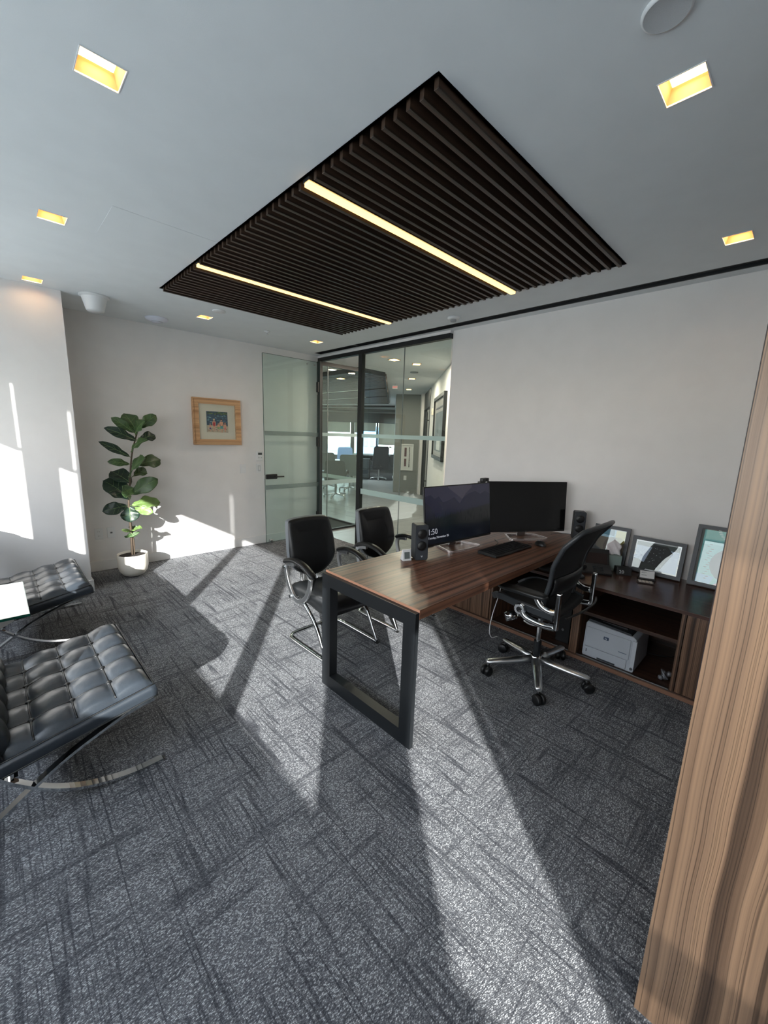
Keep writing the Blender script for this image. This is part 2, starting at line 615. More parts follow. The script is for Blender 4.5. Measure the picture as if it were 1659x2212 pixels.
LW = 0.06
LIGHTS = [(0.372, 1.719), (0.368, 3.01), (0.368, 4.36), (1.664, 0.44), (1.666, 4.352), (2.98, 0.433), (3.0, 4.36)]
SX0, SX1, SY0, SY1 = 1.112, 2.95, 0.968, 3.77
VX0, VX1, VY0, VY1 = 3.385, 3.50, -3.9, 4.98
holes = [(SX0, SX1, SY0, SY1), (VX0, VX1, VY0, VY1)] + [(x - LW, x + LW, y - LW, y + LW) for x, y in LIGHTS]
ceil = holed_plane(-1.2, XR + 0.02, -4.1, 5.35, CZ, holes)
o = ceil.build('ceiling', CEIL, recalc=False)
tag(o, 'flat white office ceiling with recessed openings', kind='structure')
o = MB().box((-1.4, -4.3, 2.86), (4.0, 5.6, 3.0)).build('ceiling_slab', CEIL)
tag(o, 'hidden slab above the office ceiling', kind='structure')

fl = MB()
fl.add([(-1.2, -4.1, 0), (XR - 0.01, -4.1, 0), (XR - 0.01, 5.35, 0), (-1.2, 5.35, 0)], [(0, 1, 2, 3)])
fl.add([(-1.2, -4.1, -0.05), (XR - 0.01, -4.1, -0.05), (XR - 0.01, 5.35, -0.05), (-1.2, 5.35, -0.05)], [(0, 3, 2, 1)])
tag(fl.build('floor', CARPET, recalc=False), 'grey loop pile carpet with broken dark woven lines', kind='structure')

tag(bx('wall_right', (XR, -4.1, 0), (XR + 0.14, 2.75, CZ), WALL), 'plain white wall behind the monitors and credenza', kind='structure')
tag(bx('wall_back', (0.5, YB, 0), (XR + 0.0, YB + 0.12, CZ), WALL), 'white wall with the beach picture and the plant before it', kind='structure')
tag(bx('wall_left', (-1.2, 4.51, 0), (0.555, YB + 0.3, CZ), WALL), 'white wall column at left catching sun patches', kind='structure')
tag(bx('wall_behind', (-1.2, -4.2, 0), (4.0, -4.1, CZ), WALL), 'white wall behind the viewer', kind='structure')
tag(bx('baseboard_back', (0.555, YB - 0.014, 0), (3.54, YB, 0.112), TRIMW, bevel=0.003), 'white baseboard along the back wall', kind='structure')
b_ = MB().box((-1.0, 4.496, 0), (0.569, 4.51, 0.112)).box((0.555, 4.496, 0), (0.569, YB - 0.014, 0.112))
tag(b_.build('baseboard_left', TRIMW, bevel=0.003), 'white baseboard around the wall column', kind='structure')
tag(bx('baseboard_right', (XR - 0.014, -4.0, 0), (XR, 2.72, 0.112), TRIMW, bevel=0.003), 'white baseboard along the right wall', kind='structure')

# window wall (outside the frame, throws the sun patches)
SILL, HEAD = 1.037, 2.03
piers = [(-4.1, -3.9), (-2.55, -2.49), (-1.80, -1.12), (-0.32, -0.14), (0.92, 1.08), (2.30, 2.57), (2.73, 3.01), (4.40, 4.6)]  # widest pier is made up, it casts the shadow of the viewer's body
w = MB()
w.box((-1.12, -4.1, 0), (-1.0, 4.6, SILL))
for a, c in piers:
    w.box((-1.02, a, SILL), (-1.0, c, CZ))
w.box((-1.02, -3.9, 1.31), (-1.0, -2.55, 1.50))
o = w.build('wall_window', WALL)
tag(o, 'sill and piers of the window wall beside the viewer, the widest added to shade the floor', kind='structure')
k = 1
for (a, c) in [(-2.49, -1.80), (-1.12, -0.32), (-0.14, 0.92), (1.08, 2.30), (2.57, 2.73), (3.01, 4.40)]:
    root = thing('window_%d' % k, None, None, (-1.03, (a + c) / 2, HEAD), kind='structure')
    h2 = (c - a) / 2
    bx('roller_blind', (-0.004, -h2, 0.0), (0.004, h2, CZ - HEAD), BLIND, root)
    bx('bottom_bar', (-0.01, -h2, -0.03), (0.01, h2, 0.0), STEEL, root)
    k += 1
root = thing('window_21', None, None, (-1.06, -3.2, SILL), kind='structure')
bx('dimming_sheer', (-0.003, -0.7, 0.0), (0.003, 0.65, CZ - SILL), SHEER, root)  # unseen sheer cloth, added to dim the sun on the tall cabinet
bx('dimming_sheer_channel', (-0.01, 0.64, 0.0), (0.01, 0.66, CZ - SILL), STEEL, root)

# ---------------------------------------------------------------- ceiling fixtures
def add_area(name, loc, size, power, color, parent=None, size_y=None, spread=None):
    l = bpy.data.lights.new(name, 'AREA')
    l.energy = power
    l.color = color
    l.size = size
    if size_y:
        l.shape = 'RECTANGLE'
        l.size_y = size_y
    if spread:
        l.spread = spread
    o_ = bpy.data.objects.new(name, l)
    COL.objects.link(o_)
    o_.location = loc
    if parent is not None:
        o_.parent = parent
    return o_

def downlight_master():
    root = thing('downlight', 'x', 'ceiling light', (0, 0, 0), 0, 'square recessed downlights of the office')
    d, s0, s1 = 0.042, LW, 0.047
    b = MB()
    vs_ = [(-s0, -s0, 0), (s0, -s0, 0), (s0, s0, 0), (-s0, s0, 0), (-s1, -s1, d), (s1, -s1, d), (s1, s1, d), (-s1, s1, d)]
    b.add(vs_, [(0, 1, 5, 4), (1, 2, 6, 5), (2, 3, 7, 6), (3, 0, 4, 7)])
    b.build('reflector', WARMIN, root, recalc=False)
    r = MB()
    e = s0 + 0.002
    for lo, hi in (((-e, -e, -0.002), (e, -s0 + 0.001, 0.003)), ((-e, s0 - 0.001, -0.002), (e, e, 0.003)), ((-e, -s0, -0.002), (-s0 + 0.001, s0, 0.003)), ((s0 - 0.001, -s0, -0.002), (e, s0, 0.003))):
        r.box(lo, hi)
    r.build('trim_ring', TRIMW, root)
    bx('lamp_plate', (-s1, -s1, d), (s1, s1, d + 0.004), WARM, root)
    add_area('lamp', (0, 0, d - 0.006), 0.06, 0.30, (1.0, 0.64, 0.38), root)
    return root

dl = downlight_master()
dl_labels = ['square recessed downlight in the upper left of the ceiling, largest on that side',
             'square recessed downlight at left, between the upper left one and the wall column',
             'square recessed downlight just in front of the white wall column',
             'square recessed downlight at upper right near the round grille',
             'square recessed downlight near the picture wall, beside a small flush disc',
             'square recessed downlight at far right above the black slot diffuser',
             'square recessed downlight near the glass door corner']
for i, (x, y) in enumerate(LIGHTS):
    q = dl if i == 0 else copy_tree(dl)
    q.location = (x, y, CZ)
    q['label'] = dl_labels[i]

sl = thing('slat_ceiling_panel', 'recessed rectangular ceiling feature of dark wood slats with two warm light strips', 'ceiling panel', (SX0, SY0, CZ))
W_, D_ = SX1 - SX0, SY1 - SY0
rb = MB()
t_ = 0.012
rb.box((-t_, -t_, 0.0), (0, D_ + t_, 0.16)).box((W_, -t_, 0.0), (W_ + t_, D_ + t_, 0.16)).box((0, -t_, 0.0), (W_, 0, 0.16)).box((0, D_, 0.0), (W_, D_ + t_, 0.16))
rb.build('recess_frame', MATS.get('black_backing') or mat('black_backing', (10, 9, 9), 0.9), sl)
bx('recess_backing', (0, 0, 0.15), (W_, D_, 0.16), mat('black_backing', (10, 9, 9), 0.9), sl)
pitch = 0.0603
slat_b = MB().box((0.0, 0, 0.0), (W_ - 0.035, 0.019, 0.085))
s0 = None
nsl = int(D_ / pitch)
led_y = (1.71 - SY0, 3.02 - SY0)
for i in range(nsl + 1):
    yy = 0.006 + i * pitch
    if yy + 0.02 > D_:
        break
    if any(abs(yy + 0.01 - ly_) < 0.035 for ly_ in led_y):
        continue
    if s0 is None:
        s0 = slat_b.build('slat', SLATW, sl, bevel=0.001, seg=1)
        q = s0
    else:
        q = s0.copy()
        COL.objects.link(q)
        q.parent = sl
    q.location = (0.012, yy, -0.022)
for ly_ in led_y:
    h_ = bx('light_strip_housing', (0.008, ly_ - 0.024, -0.010), (W_ - 0.01, ly_ + 0.024, 0.07), STEEL, sl)
    q = bx('light_strip_diffuser', (0.012, ly_ - 0.018, -0.024), (W_ - 0.014, ly_ + 0.018, -0.010), LED, h_)

vd = thing('slot_diffuser', 'long black linear air slot in the ceiling along the right wall', 'air vent', (VX0, VY0, CZ))
L_ = VY1 - VY0
W2 = VX1 - VX0
b = MB().box((0, 0, 0.0), (0.012, L_, 0.10)).box((W2 - 0.012, 0, 0.0), (W2, L_, 0.10)).box((0, 0, 0.10), (W2, L_, 0.105)).box((0, L_ - 0.01, 0), (W2, L_, 0.1))
b.build('slot_housing', BLACKM, vd)
for xk in (0.036, 0.060, 0.082):
    bx('slot_blade', (xk, 0, 0.012), (xk + 0.006, L_, 0.05), BLACKM, vd)
bx('slot_joiner', (0.01, L_ - 0.86, 0.004), (W2 - 0.01, L_ - 0.80, 0.03), BLACKM, vd)
for (a, c) in ((L_ - 0.78, L_ - 0.10), (L_ - 1.35, L_ - 0.88)):
    bx('slot_baffle', (0.046, a, 0.02), (0.058, c, 0.03), mat('pale_baffle', (150, 156, 158), 0.5), vd)

WP = mat('white_plastic', (224, 225, 226), 0.45)
t1 = thing('ceiling_speaker_cone', 'white tapering cup shaped fixture hanging from the ceiling beside the wall column', 'ceiling fixture', (0.775, 4.45, CZ))
t1.scale = (0.76, 0.76, 0.86)
MB().lathe([(0, 0), (0.148, 0), (0.148, -0.012), (0.128, -0.02), (0, -0.02)]).build('flange', WP, t1)
MB().lathe([(0.125, -0.018), (0.12, -0.03), (0.088, -0.135), (0.080, -0.145), (0, -0.148)]).build('cup', WP, t1)
t1 = thing('wireless_access_point', 'shallow white dome on the ceiling between the cup fixture and the downlight', 'ceiling fixture', (1.355, 4.80, CZ))
t1.scale = (0.78, 0.78, 0.9)
MB().lathe([(0, 0), (0.135, 0), (0.135, -0.010), (0.12, -0.024), (0.07, -0.036), (0.068, -0.042), (0, -0.045)]).build('dome', mat('cool_white_plastic', (222, 224, 236), 0.4), t1)
MB().lathe([(0.066, -0.037), (0.07, -0.040), (0.066, -0.043)]).build('rim', STEEL, t1)
o = MB().lathe([(0, 0), (0.056, 0), (0.058, -0.004), (0.054, -0.010), (0, -0.011)], (1.672, 4.02, CZ)).build('flush_cover_disc', WP)
tag(o, 'small flush white disc in the ceiling beside the downlight near the picture', 'cover disc')
t1 = thing('sprinkler_head', 'tiny white sprinkler in the ceiling above the switches', 'sprinkler', (2.35, 4.37, CZ))
MB().lathe([(0, 0), (0.034, 0), (0.034, -0.004), (0.014, -0.010), (0.012, -0.02), (0, -0.02)], n=20).build('escutcheon', WP, t1)
MB().lathe([(0, -0.018), (0.006, -0.02), (0.006, -0.032), (0.017, -0.034), (0.017, -0.036), (0, -0.037)], n=16).build('deflector', WP, t1)
t1 = thing('smoke_detector', 'small white round smoke detector on the ceiling before the slot diffuser', 'smoke detector', (3.205, 2.457, CZ))
MB().lathe([(0, 0), (0.055, 0), (0.055, -0.012), (0.048, -0.022), (0, -0.024)], n=28).build('base', WP, t1)
MB().lathe([(0, -0.022), (0.028, -0.024), (0.026, -0.040), (0, -0.042)], n=24).build('sensor', mat('grey_plastic', (150, 152, 154), 0.5), t1)
t1 = thing('round_ceiling_grille', 'round white grille cut by the top edge of the photo, upper right', 'ceiling speaker', (1.362, 0.425, CZ))
t1.scale = (0.46, 0.46, 1)
MB().lathe([(0, 0), (0.125, 0), (0.127, -0.003), (0.122, -0.009), (0.112, -0.010)], n=40).build('ring', WP, t1)
MB().lathe([(0.113, -0.010), (0.10, -0.0085), (0, -0.008)], n=40).build('grille', mat('grille_grey', (196, 198, 200), 0.7, bump=0.4, bscale=500), t1)
o = MB().box((0.57, 2.62, CZ - 0.0012), (1.10, 3.02, CZ)).build('ceiling_access_panel', CEIL, bevel=0.0006, seg=1)
tag(o, 'faint square access panel in the ceiling left of the slat panel', 'access panel')

# ---------------------------------------------------------------- glazed partition and door
gp = thing('window_7', 'black framed full height glass partition with frosted bands onto the corridor', None, (3.58, 0, 0), kind='structure')
bx('head_rail', (-0.03, 2.752, 2.562), (0.03, 5.20, 2.612), BLACKM, gp, 0.002)
bx('mullion', (-0.03, 4.145, 0.0), (0.03, 4.215, 2.562), BLACKM, gp, 0.002)
bx('door_jamb', (-0.045, 5.09, 0.0), (0.03, 5.20, 2.562), BLACKM, gp, 0.002)
bx('sill_rail', (-0.02, 2.752, 0.0), (0.02, 4.145, 0.018), BLACKM, gp, 0.002)
bx('header_strip', (-0.03, 2.75, 2.612), (0.16, 5.35, CZ), WALL, gp)
bx('glass_pane', (-0.005, 2.754, 0.018), (0.005, 3.418, 2.562), GLASS, gp)
bx('glass_pane', (-0.005, 3.422, 0.018), (0.005, 4.145, 2.562), GLASS, gp)
bx('glass_joint', (-0.006, 3.4175, 0.018), (0.006, 3.4225, 2.562), mat('joint_grey', (130, 140, 140), 0.3), gp)
for z0, z1 in ((1.508, 1.556), (0.752, 0.824)):
    bx('frosted_band', (-0.0075, 2.756, z0), (-0.0055, 4.145, z1), FROST, gp)

dr = thing('door_1', 'open frameless glass door folded against the back wall', None, (3.52, 5.06, 0), kind='structure')
bx('glass_leaf', (-0.875, -0.006, 0.012), (0.0, 0.006, 2.54), GLASSD, dr)
ed = MB().box((-0.878, -0.0062, 0.012), (-0.875, 0.0062, 2.54)).box((-0.875, -0.0062, 2.54), (0.0, 0.0062, 2.543))
ed.build('glass_edge', mat('glass_edge_green', (60, 84, 80), 0.2), dr)
for z0, z1 in ((1.497, 1.553), (0.761, 0.819)):
    bx('frosted_band', (-0.873, -0.0085, z0), (0.0, -0.0065, z1), FROSTD, dr)
hd = MB().box((-0.872, -0.03, 0.905), (-0.70, -0.007, 0.972)).build('lock_case', BLACKM, dr, 0.012, 3)
MB().tube([(-0.745, -0.03, 0.938), (-0.745, -0.055, 0.938), (-0.735, -0.062, 0.938), (-0.62, -0.062, 0.938)], 0.009, 10).build('lever', BLACKM, hd)
bx('strike_plate', (-0.879, -0.014, 0.915), (-0.872, 0.0, 0.962), STEEL, hd)
for z in (0.30, 1.42, 2.20):
    MB().box((-0.03, -0.022, z - 0.07), (0.03, 0.022, z + 0.07)).build('hinge', BLACKM, dr, 0.003)
for x in (-0.20, -0.08):
    MB().cyl((x, -0.012, 2.495), 0.011, 0.012, 14, axis=1).build('patch_bolt', STEEL, dr)
MB().tube([(-0.80, -0.02, 0.012), (-0.80, -0.02, 0.045), (-0.84, -0.02, 0.045)], 0.014, 10).build('floor_stop', STEEL, dr)
bx('pivot_channel', (0.0, -0.03, 0.0), (0.028, 0.03, 2.56), mat('charcoal_channel', (48, 56, 58), 0.4), dr)

# ---------------------------------------------------------------- things on the back wall
pic = thing('framed_beach_picture', 'light oak framed picture of five swimmers standing before blue water', 'picture', (2.05, YB, 1.64))
Wp, Hp, fr_, dp = 0.585, 0.555, 0.068, 0.045
def picture_frame(root, W, Hh, f, d, m, inner=0.0):
    for nm, poly in (('frame_side', [(-W / 2, -Hh / 2), (-W / 2 + f, -Hh / 2 + f), (-W / 2 + f, Hh / 2 - f), (-W / 2, Hh / 2)]),
                     ('frame_side', [(W / 2, Hh / 2), (W / 2 - f, Hh / 2 - f), (W / 2 - f, -Hh / 2 + f), (W / 2, -Hh / 2)]),
                     ('frame_side', [(-W / 2, Hh / 2), (-W / 2 + f, Hh / 2 - f), (W / 2 - f, Hh / 2 - f), (W / 2, Hh / 2)]),
                     ('frame_side', [(W / 2, -Hh / 2), (W / 2 - f, -Hh / 2 + f), (-W / 2 + f, -Hh / 2 + f), (-W / 2, -Hh / 2)])):
        MB().prism(poly, 0, -d, f=lambda a, b_, c: (a, c, b_)).build(nm, m, root, bevel=0.0015, seg=1)
picture_frame(pic, Wp, Hp, fr_, dp, OAK)
rb = MB()
q_ = 0.026
for lo, hi in (((-Wp/2 + 0.014, -dp - 0.004, -Hp/2 + 0.014), (-Wp/2 + 0.018, -dp + 0.002, Hp/2 - 0.014)), ((-Wp/2 + 0.014, -dp - 0.004, Hp/2 - 0.018), (Wp/2 - 0.014, -dp + 0.002, Hp/2 - 0.014))):
    rb.box(lo, hi)
rb.build('frame_bead', mat('oak_bead', (150, 112, 76), 0.5), pic)
bx('mat_board', (-0.225, -0.018, -0.21), (0.225, -0.012, 0.21), mat('cream_mat', (220, 214, 198), 0.7), pic)
def fP(a, b_, d): return (a, -0.019 - d, b_)
def oval(cx, cy, rx, ry, n=10): return [(cx + rx * math.cos(2 * math.pi * k / n), cy + ry * math.sin(2 * math.pi * k / n)) for k in range(n)]
P = [([(-.13, -.125), (.13, -.125), (.13, .125), (-.13, .125)], (38, 72, 98))]
rnd = random.Random(3)
for i in range(70):
    x, y = rnd.uniform(-.115, .115), rnd.uniform(-.03, .085)
    P.append((oval(x, y, rnd.uniform(.004, .016), rnd.uniform(.002, .005), 6), rnd.choice([(70, 120, 148), (26, 48, 78), (96, 160, 168), (30, 84, 110), (150, 190, 196)])))
for i in range(46):
    x = rnd.uniform(-.12, .12)
    P.append((oval(x, rnd.uniform(.088, .118), rnd.uniform(.006, .014), rnd.uniform(.004, .008), 6), rnd.choice([(40, 74, 40), (70, 104, 56), (24, 46, 34), (104, 130, 74)])))
P.append(([(-.13, -.125), (.13, -.125), (.13, -.048), (-.13, -.042)], (196, 184, 160)))
for i in range(50):
    x, y = rnd.uniform(-.12, .12), rnd.uniform(-.12, -.052)
    P.append((oval(x, y, rnd.uniform(.006, .016), rnd.uniform(.002, .004), 6), rnd.choice([(150, 130, 110), (120, 100, 86), (214, 204, 184), (168, 146, 124)])))
for cx, top, sc, suit, hair in ((-.093, -.022, .62, (60, 64, 140), (222, 190, 150)), (-.045, .036, 1.0, (190, 36, 44), (226, 200, 150)), (.008, -.008, .7, (120, 170, 110), (70, 40, 30)), (.045, .040, 1.12, (86, 160, 160), (44, 30, 28)), (.090, -.004, .78, (220, 120, 120), (200, 120, 80))):
    sk = (222, 160, 128)
    P.append(([(cx - .018 * sc, top - .03 * sc), (cx + .018 * sc, top - .03 * sc), (cx + .010 * sc, top - .085 * sc), (cx - .010 * sc, top - .085 * sc)], sk))
    for s_ in (-1, 1):
        P.append(([(cx + s_ * .018 * sc, top - .03 * sc), (cx + s_ * .026 * sc, top - .08 * sc), (cx + s_ * .020 * sc, top - .082 * sc), (cx + s_ * .013 * sc, top - .035 * sc)], sk))
        P.append(([(cx + s_ * .003 * sc, top - .082 * sc), (cx + s_ * .013 * sc, top - .082 * sc), (cx + s_ * .009 * sc, top - .15 * sc), (cx + s_ * .004 * sc, top - .15 * sc)], sk))
    P.append((oval(cx, top - .014 * sc, .009 * sc, .012 * sc), sk))
    P.append((oval(cx, top - .006 * sc, .010 * sc, .008 * sc), hair))
    if cx == -.045:
        P.append(([(cx - .013, top - .04), (cx + .013, top - .04), (cx + .013, top - .075), (cx, top - .092), (cx - .013, top - .075)], suit))
    else:
        P.append(([(cx - .013 * sc, top - .075 * sc), (cx + .013 * sc, top - .075 * sc), (cx + .016 * sc, top - .108 * sc), (cx - .016 * sc, top - .108 * sc)], suit))
prints('beach_print', P, fP, pic, 0.00006)
bx('picture_glass', (-0.225, -0.036, -0.21), (0.225, -0.034, 0.21), PICGLASS, pic)

def wall_plate(name, label, x, z, wdt, hgt, kind):
    t = thing(name, label, 'wall switch' if 'switch' in name else ('thermostat' if 'thermo' in name else 'power outlet'), (x, YB, z))
    bx('cover_plate', (-wdt / 2, -0.006, -hgt / 2), (wdt / 2, 0, hgt / 2), WP, t, 0.0015)
    if kind == 'blank':
        bx('rocker', (-wdt * .28, -0.010, -hgt * .3), (wdt * .28, -0.006, hgt * .3), WP, t, 0.001)
    elif kind == 'dimmer':
        bx('rocker', (-wdt * .26, -0.0085, -hgt * .32), (wdt * .26, -0.006, hgt * .32), mat('switch_grey', (196, 198, 200), 0.4), t, 0.001)
        bx('slider', (-wdt * .10, -0.012, -hgt * .2), (wdt * .10, -0.0085, hgt * .2), WP, t, 0.001)
    elif kind == 'outlet':
        for s_ in (-1, 1):
            q = bx('socket', (-wdt * .22, -0.0085, s_ * hgt * .2 - hgt * .13), (wdt * .22, -0.006, s_ * hgt * .2 + hgt * .13), WP, t, 0.001)
            sb = MB().box((-0.008, -0.0092, s_ * hgt * .2 - .004), (-0.006, -0.0085, s_ * hgt * .2 + .006)).box((0.006, -0.0092, s_ * hgt * .2 - .004), (0.008, -0.0085, s_ * hgt * .2 + .006))
            sb.build('slots', BLACKP, q)
    elif kind == 'data':
        bx('jack', (-0.010, -0.009, -0.008), (0.010, -0.006, 0.008), mat('data_jack', (90, 94, 98), 0.5), t)
    elif kind == 'thermo':
        bx('body', (-wdt / 2 + .002, -0.022, -hgt / 2 + .002), (wdt / 2 - .002, -0.006, hgt / 2 - .002), WP, t, 0.003)
        bx('display', (-wdt * .32, -0.0232, hgt * .14), (wdt * .32, -0.022, hgt * .38), mat('lcd_dark', (70, 76, 74), 0.3), t)
        for s_ in (-1, 1):
            bx('button', (s_ * wdt * .2 - .008, -0.0240, -hgt * .18), (s_ * wdt * .2 + .008, -0.022, -hgt * .10), mat('btn_grey', (176, 178, 180), 0.5), t)
    return t
wall_plate('light_switch', 'white wall switch by itself left of the thermostat', 2.37, 1.055, 0.076, 0.118, 'blank')
wall_plate('dimmer_switch', 'white dimmer switch directly below the thermostat', 2.595, 1.052, 0.080, 0.125, 'dimmer')
wall_plate('thermostat', 'white thermostat with small grey display beside the glass door edge', 2.605, 1.213, 0.088, 0.128, 'thermo')
wall_plate('power_outlet', 'white double outlet low on the wall, nearer the wall column', 0.735, 0.408, 0.074, 0.118, 'outlet')
wall_plate('data_outlet', 'white data plate low on the wall just left of the plant stem', 0.848, 0.407, 0.074, 0.118, 'data')

# ---------------------------------------------------------------- potted fig
pl = thing('potted_fig_tree', 'fiddle leaf fig with broad green leaves in a round white pot by the picture wall', 'plant', (0.955, 4.76, 0))
MB().lathe([(0, 0.004), (0.06, 0.0), (0.10, 0.02), (0.128, 0.06), (0.139, 0.11), (0.141, 0.235), (0.139, 0.240), (0.133, 0.238), (0.131, 0.215), (0, 0.212)], n=48).build('pot', mat('ivory_ceramic', (226, 222, 212), 0.45), pl)
MB().lathe([(0, 0.222), (0.07, 0.224), (0.1305, 0.216)], n=32).build('soil', mat('potting_soil', (46, 40, 36), 0.95, bump=0.9, bscale=90, var=0.4, vscale=40), pl)
SO = Vector((0.955, 4.76, 0))
stem_pts = [(0.954, 4.76, 0.20), (0.957, 4.75, 0.467), (0.959, 4.75, 0.664), (0.962, 4.75, 0.809), (0.988, 4.75, 0.999), (1.01, 4.75, 1.187), (1.037, 4.75, 1.327), (1.086, 4.75, 1.49)]
sp_ = spline([Vector(p) - SO for p in stem_pts], 5)
BARK = mat('fig_bark', (74, 62, 50), 0.8, bump=0.5, bscale=120)
MB().tube(sp_, [0.012 - 0.006 * i / len(sp_) for i in range(len(sp_))], 10).build('stem', BARK, pl)
MB().tube(spline([(0.018, 0.01, 0.2), (0.022, 0.0, 0.33), (0.012, -0.005, 0.5), (0.006, -0.008, 0.62)], 5), 0.008, 8).build('stem', BARK, pl)
LEAVES = [(1.082, 4.75, 1.499, 1.003, 4.83, 1.678, 0.124), (1.061, 4.75, 1.489, 0.874, 4.75, 1.63, 0.071), (1.118, 4.75, 1.537, 1.272, 4.75, 1.674, 0.089), (1.068, 4.75, 1.475, 1.142, 4.654, 1.616, 0.107), (1.076, 4.75, 1.41, 0.798, 4.702, 1.53, 0.076), (1.097, 4.75, 1.42, 1.271, 4.83, 1.469, 0.08), (1.018, 4.75, 1.294, 1.138, 4.59, 1.426, 0.098), (1.006, 4.75, 1.248, 0.741, 4.67, 1.4, 0.058), (0.997, 4.75, 1.173, 0.804, 4.718, 1.207, 0.058), (0.991, 4.75, 1.037, 1.089, 4.526, 1.246, 0.169), (1.059, 4.75, 1.171, 1.32, 4.878, 1.201, 0.107), (1.021, 4.75, 1.054, 1.178, 4.91, 1.102, 0.08), (0.979, 4.75, 0.817, 0.762, 4.782, 1.017, 0.196), (0.949, 4.75, 0.752, 0.728, 4.75, 0.713, 0.098), (0.986, 4.75, 0.865, 1.225, 4.67, 1.023, 0.116), (0.986, 4.75, 0.749, 1.243, 4.718, 0.759, 0.124), (0.985, 4.75, 0.846, 0.879, 4.558, 0.98, 0.089), (0.965, 4.75, 0.746, 0.951, 4.702, 0.585, 0.124), (0.966, 4.75, 0.471, 1.021, 4.59, 0.529, 0.062), (0.961, 4.75, 0.467, 0.968, 4.718, 0.423, 0.107), (0.954, 4.75, 0.478, 0.844, 4.59, 0.539, 0.027), (0.999, 4.75, 0.974, 0.861, 4.91, 1.094, 0.142), (1.006, 4.75, 0.727, 1.146, 4.622, 0.674, 0.076), (0.979, 4.75, 0.474, 1.005, 4.814, 0.518, 0.071)]
def leaf_mat(name, rgb, vein):
    m = mat(name, rgb, 0.42, var=0.22, vscale=14, bump=0.3, bscale=60)
    m.node_tree.nodes['Principled BSDF'].inputs['Transmission Weight'].default_value = 0.0
    return m
LM = [leaf_mat('fig_leaf_green', (62, 86, 52), None), leaf_mat('fig_leaf_dark', (32, 52, 42), None), leaf_mat('fig_leaf_light', (96, 120, 66), None)]
VEIN = mat('leaf_vein', (120, 144, 92), 0.6)
rnd = random.Random(11)
attach = [Vector(p) - SO for p in stem_pts]
for i, (bx0, by0, bz0, tx, ty, tz, lw) in enumerate(LEAVES):
    B = Vector((bx0, by0, bz0)) - SO
    T = Vector((tx, ty, tz)) - SO
    ax = T - B
    Ln = ax.length
    # the leaf blade faces partly the viewer, partly up
    view = Vector((-0.20, -0.95, 0.30)) if i % 3 else Vector((-0.1, -0.6, 0.8))
    side = ax.cross(view).normalized()
    nrm = side.cross(ax).normalized()
    nu, nv = 12, 6
    bm_ = MB()
    rows = []
    wav = rnd.uniform(0, 6)
    droop = rnd.uniform(0.05, 0.12) * Ln
    for a in range(nu + 1):
        s_ = a / nu
        wd = (math.sin(math.pi * min(1.0, s_ ** 1.25)) ** 0.62 if 0 < s_ < 1 else 0.0) * lw * 0.68
        wd *= 1 - 0.18 * math.exp(-((s_ - 0.30) / 0.10) ** 2)
        c_ = B + ax * s_ + nrm * (droop * math.sin(math.pi * s_))
        row = []
        for k in range(-nv, nv + 1):
            tt = k / nv
            row.append(c_ + side * (wd * tt) + nrm * (0.16 * abs(tt) * wd + 0.012 * math.sin(s_ * 14 + wav + tt * 2) * abs(tt) * min(1, lw * 10)))
        rows.append(row)
    m_ = 2 * nv + 1
    fs_ = [(a * m_ + k, a * m_ + k + 1, (a + 1) * m_ + k + 1, (a + 1) * m_ + k) for a in range(nu) for k in range(m_ - 1)]
    bm_.add([p for row in rows for p in row], fs_, 0, True)
    lm = LM[1] if i in (4, 5, 7, 12, 13, 21, 17) else (LM[2] if i in (15, 18, 20, 22) else LM[0])
    lf = bm_.build('leaf', lm, pl, recalc=False)
    so = lf.modifiers.new('thick', 'SOLIDIFY')
    so.thickness = 0.0012
    vb = MB()
    vb.tube([rows[a][nv] - nrm * 0.0 + nrm * 0.0012 for a in range(nu)], [0.0022 - 0.0012 * a / nu for a in range(nu)], 5)
    for a in (2, 4, 6, 8):
        for s_ in (-1, 1):
            vb.tube([rows[a][nv] + nrm * 0.001, rows[min(a + 2, nu)][nv + s_ * (nv - 1)] + nrm * 0.001], 0.0009, 4)
    near = min(sp_, key=lambda q: (q - B).length)
    vb.build('vein', VEIN, lf)
    MB().tube([near, (near + B) / 2 + Vector((0, 0, -0.004)), B + ax * 0.03], 0.0035, 6).build('petiole', mat('petiole_green', (96, 110, 70), 0.6), lf)

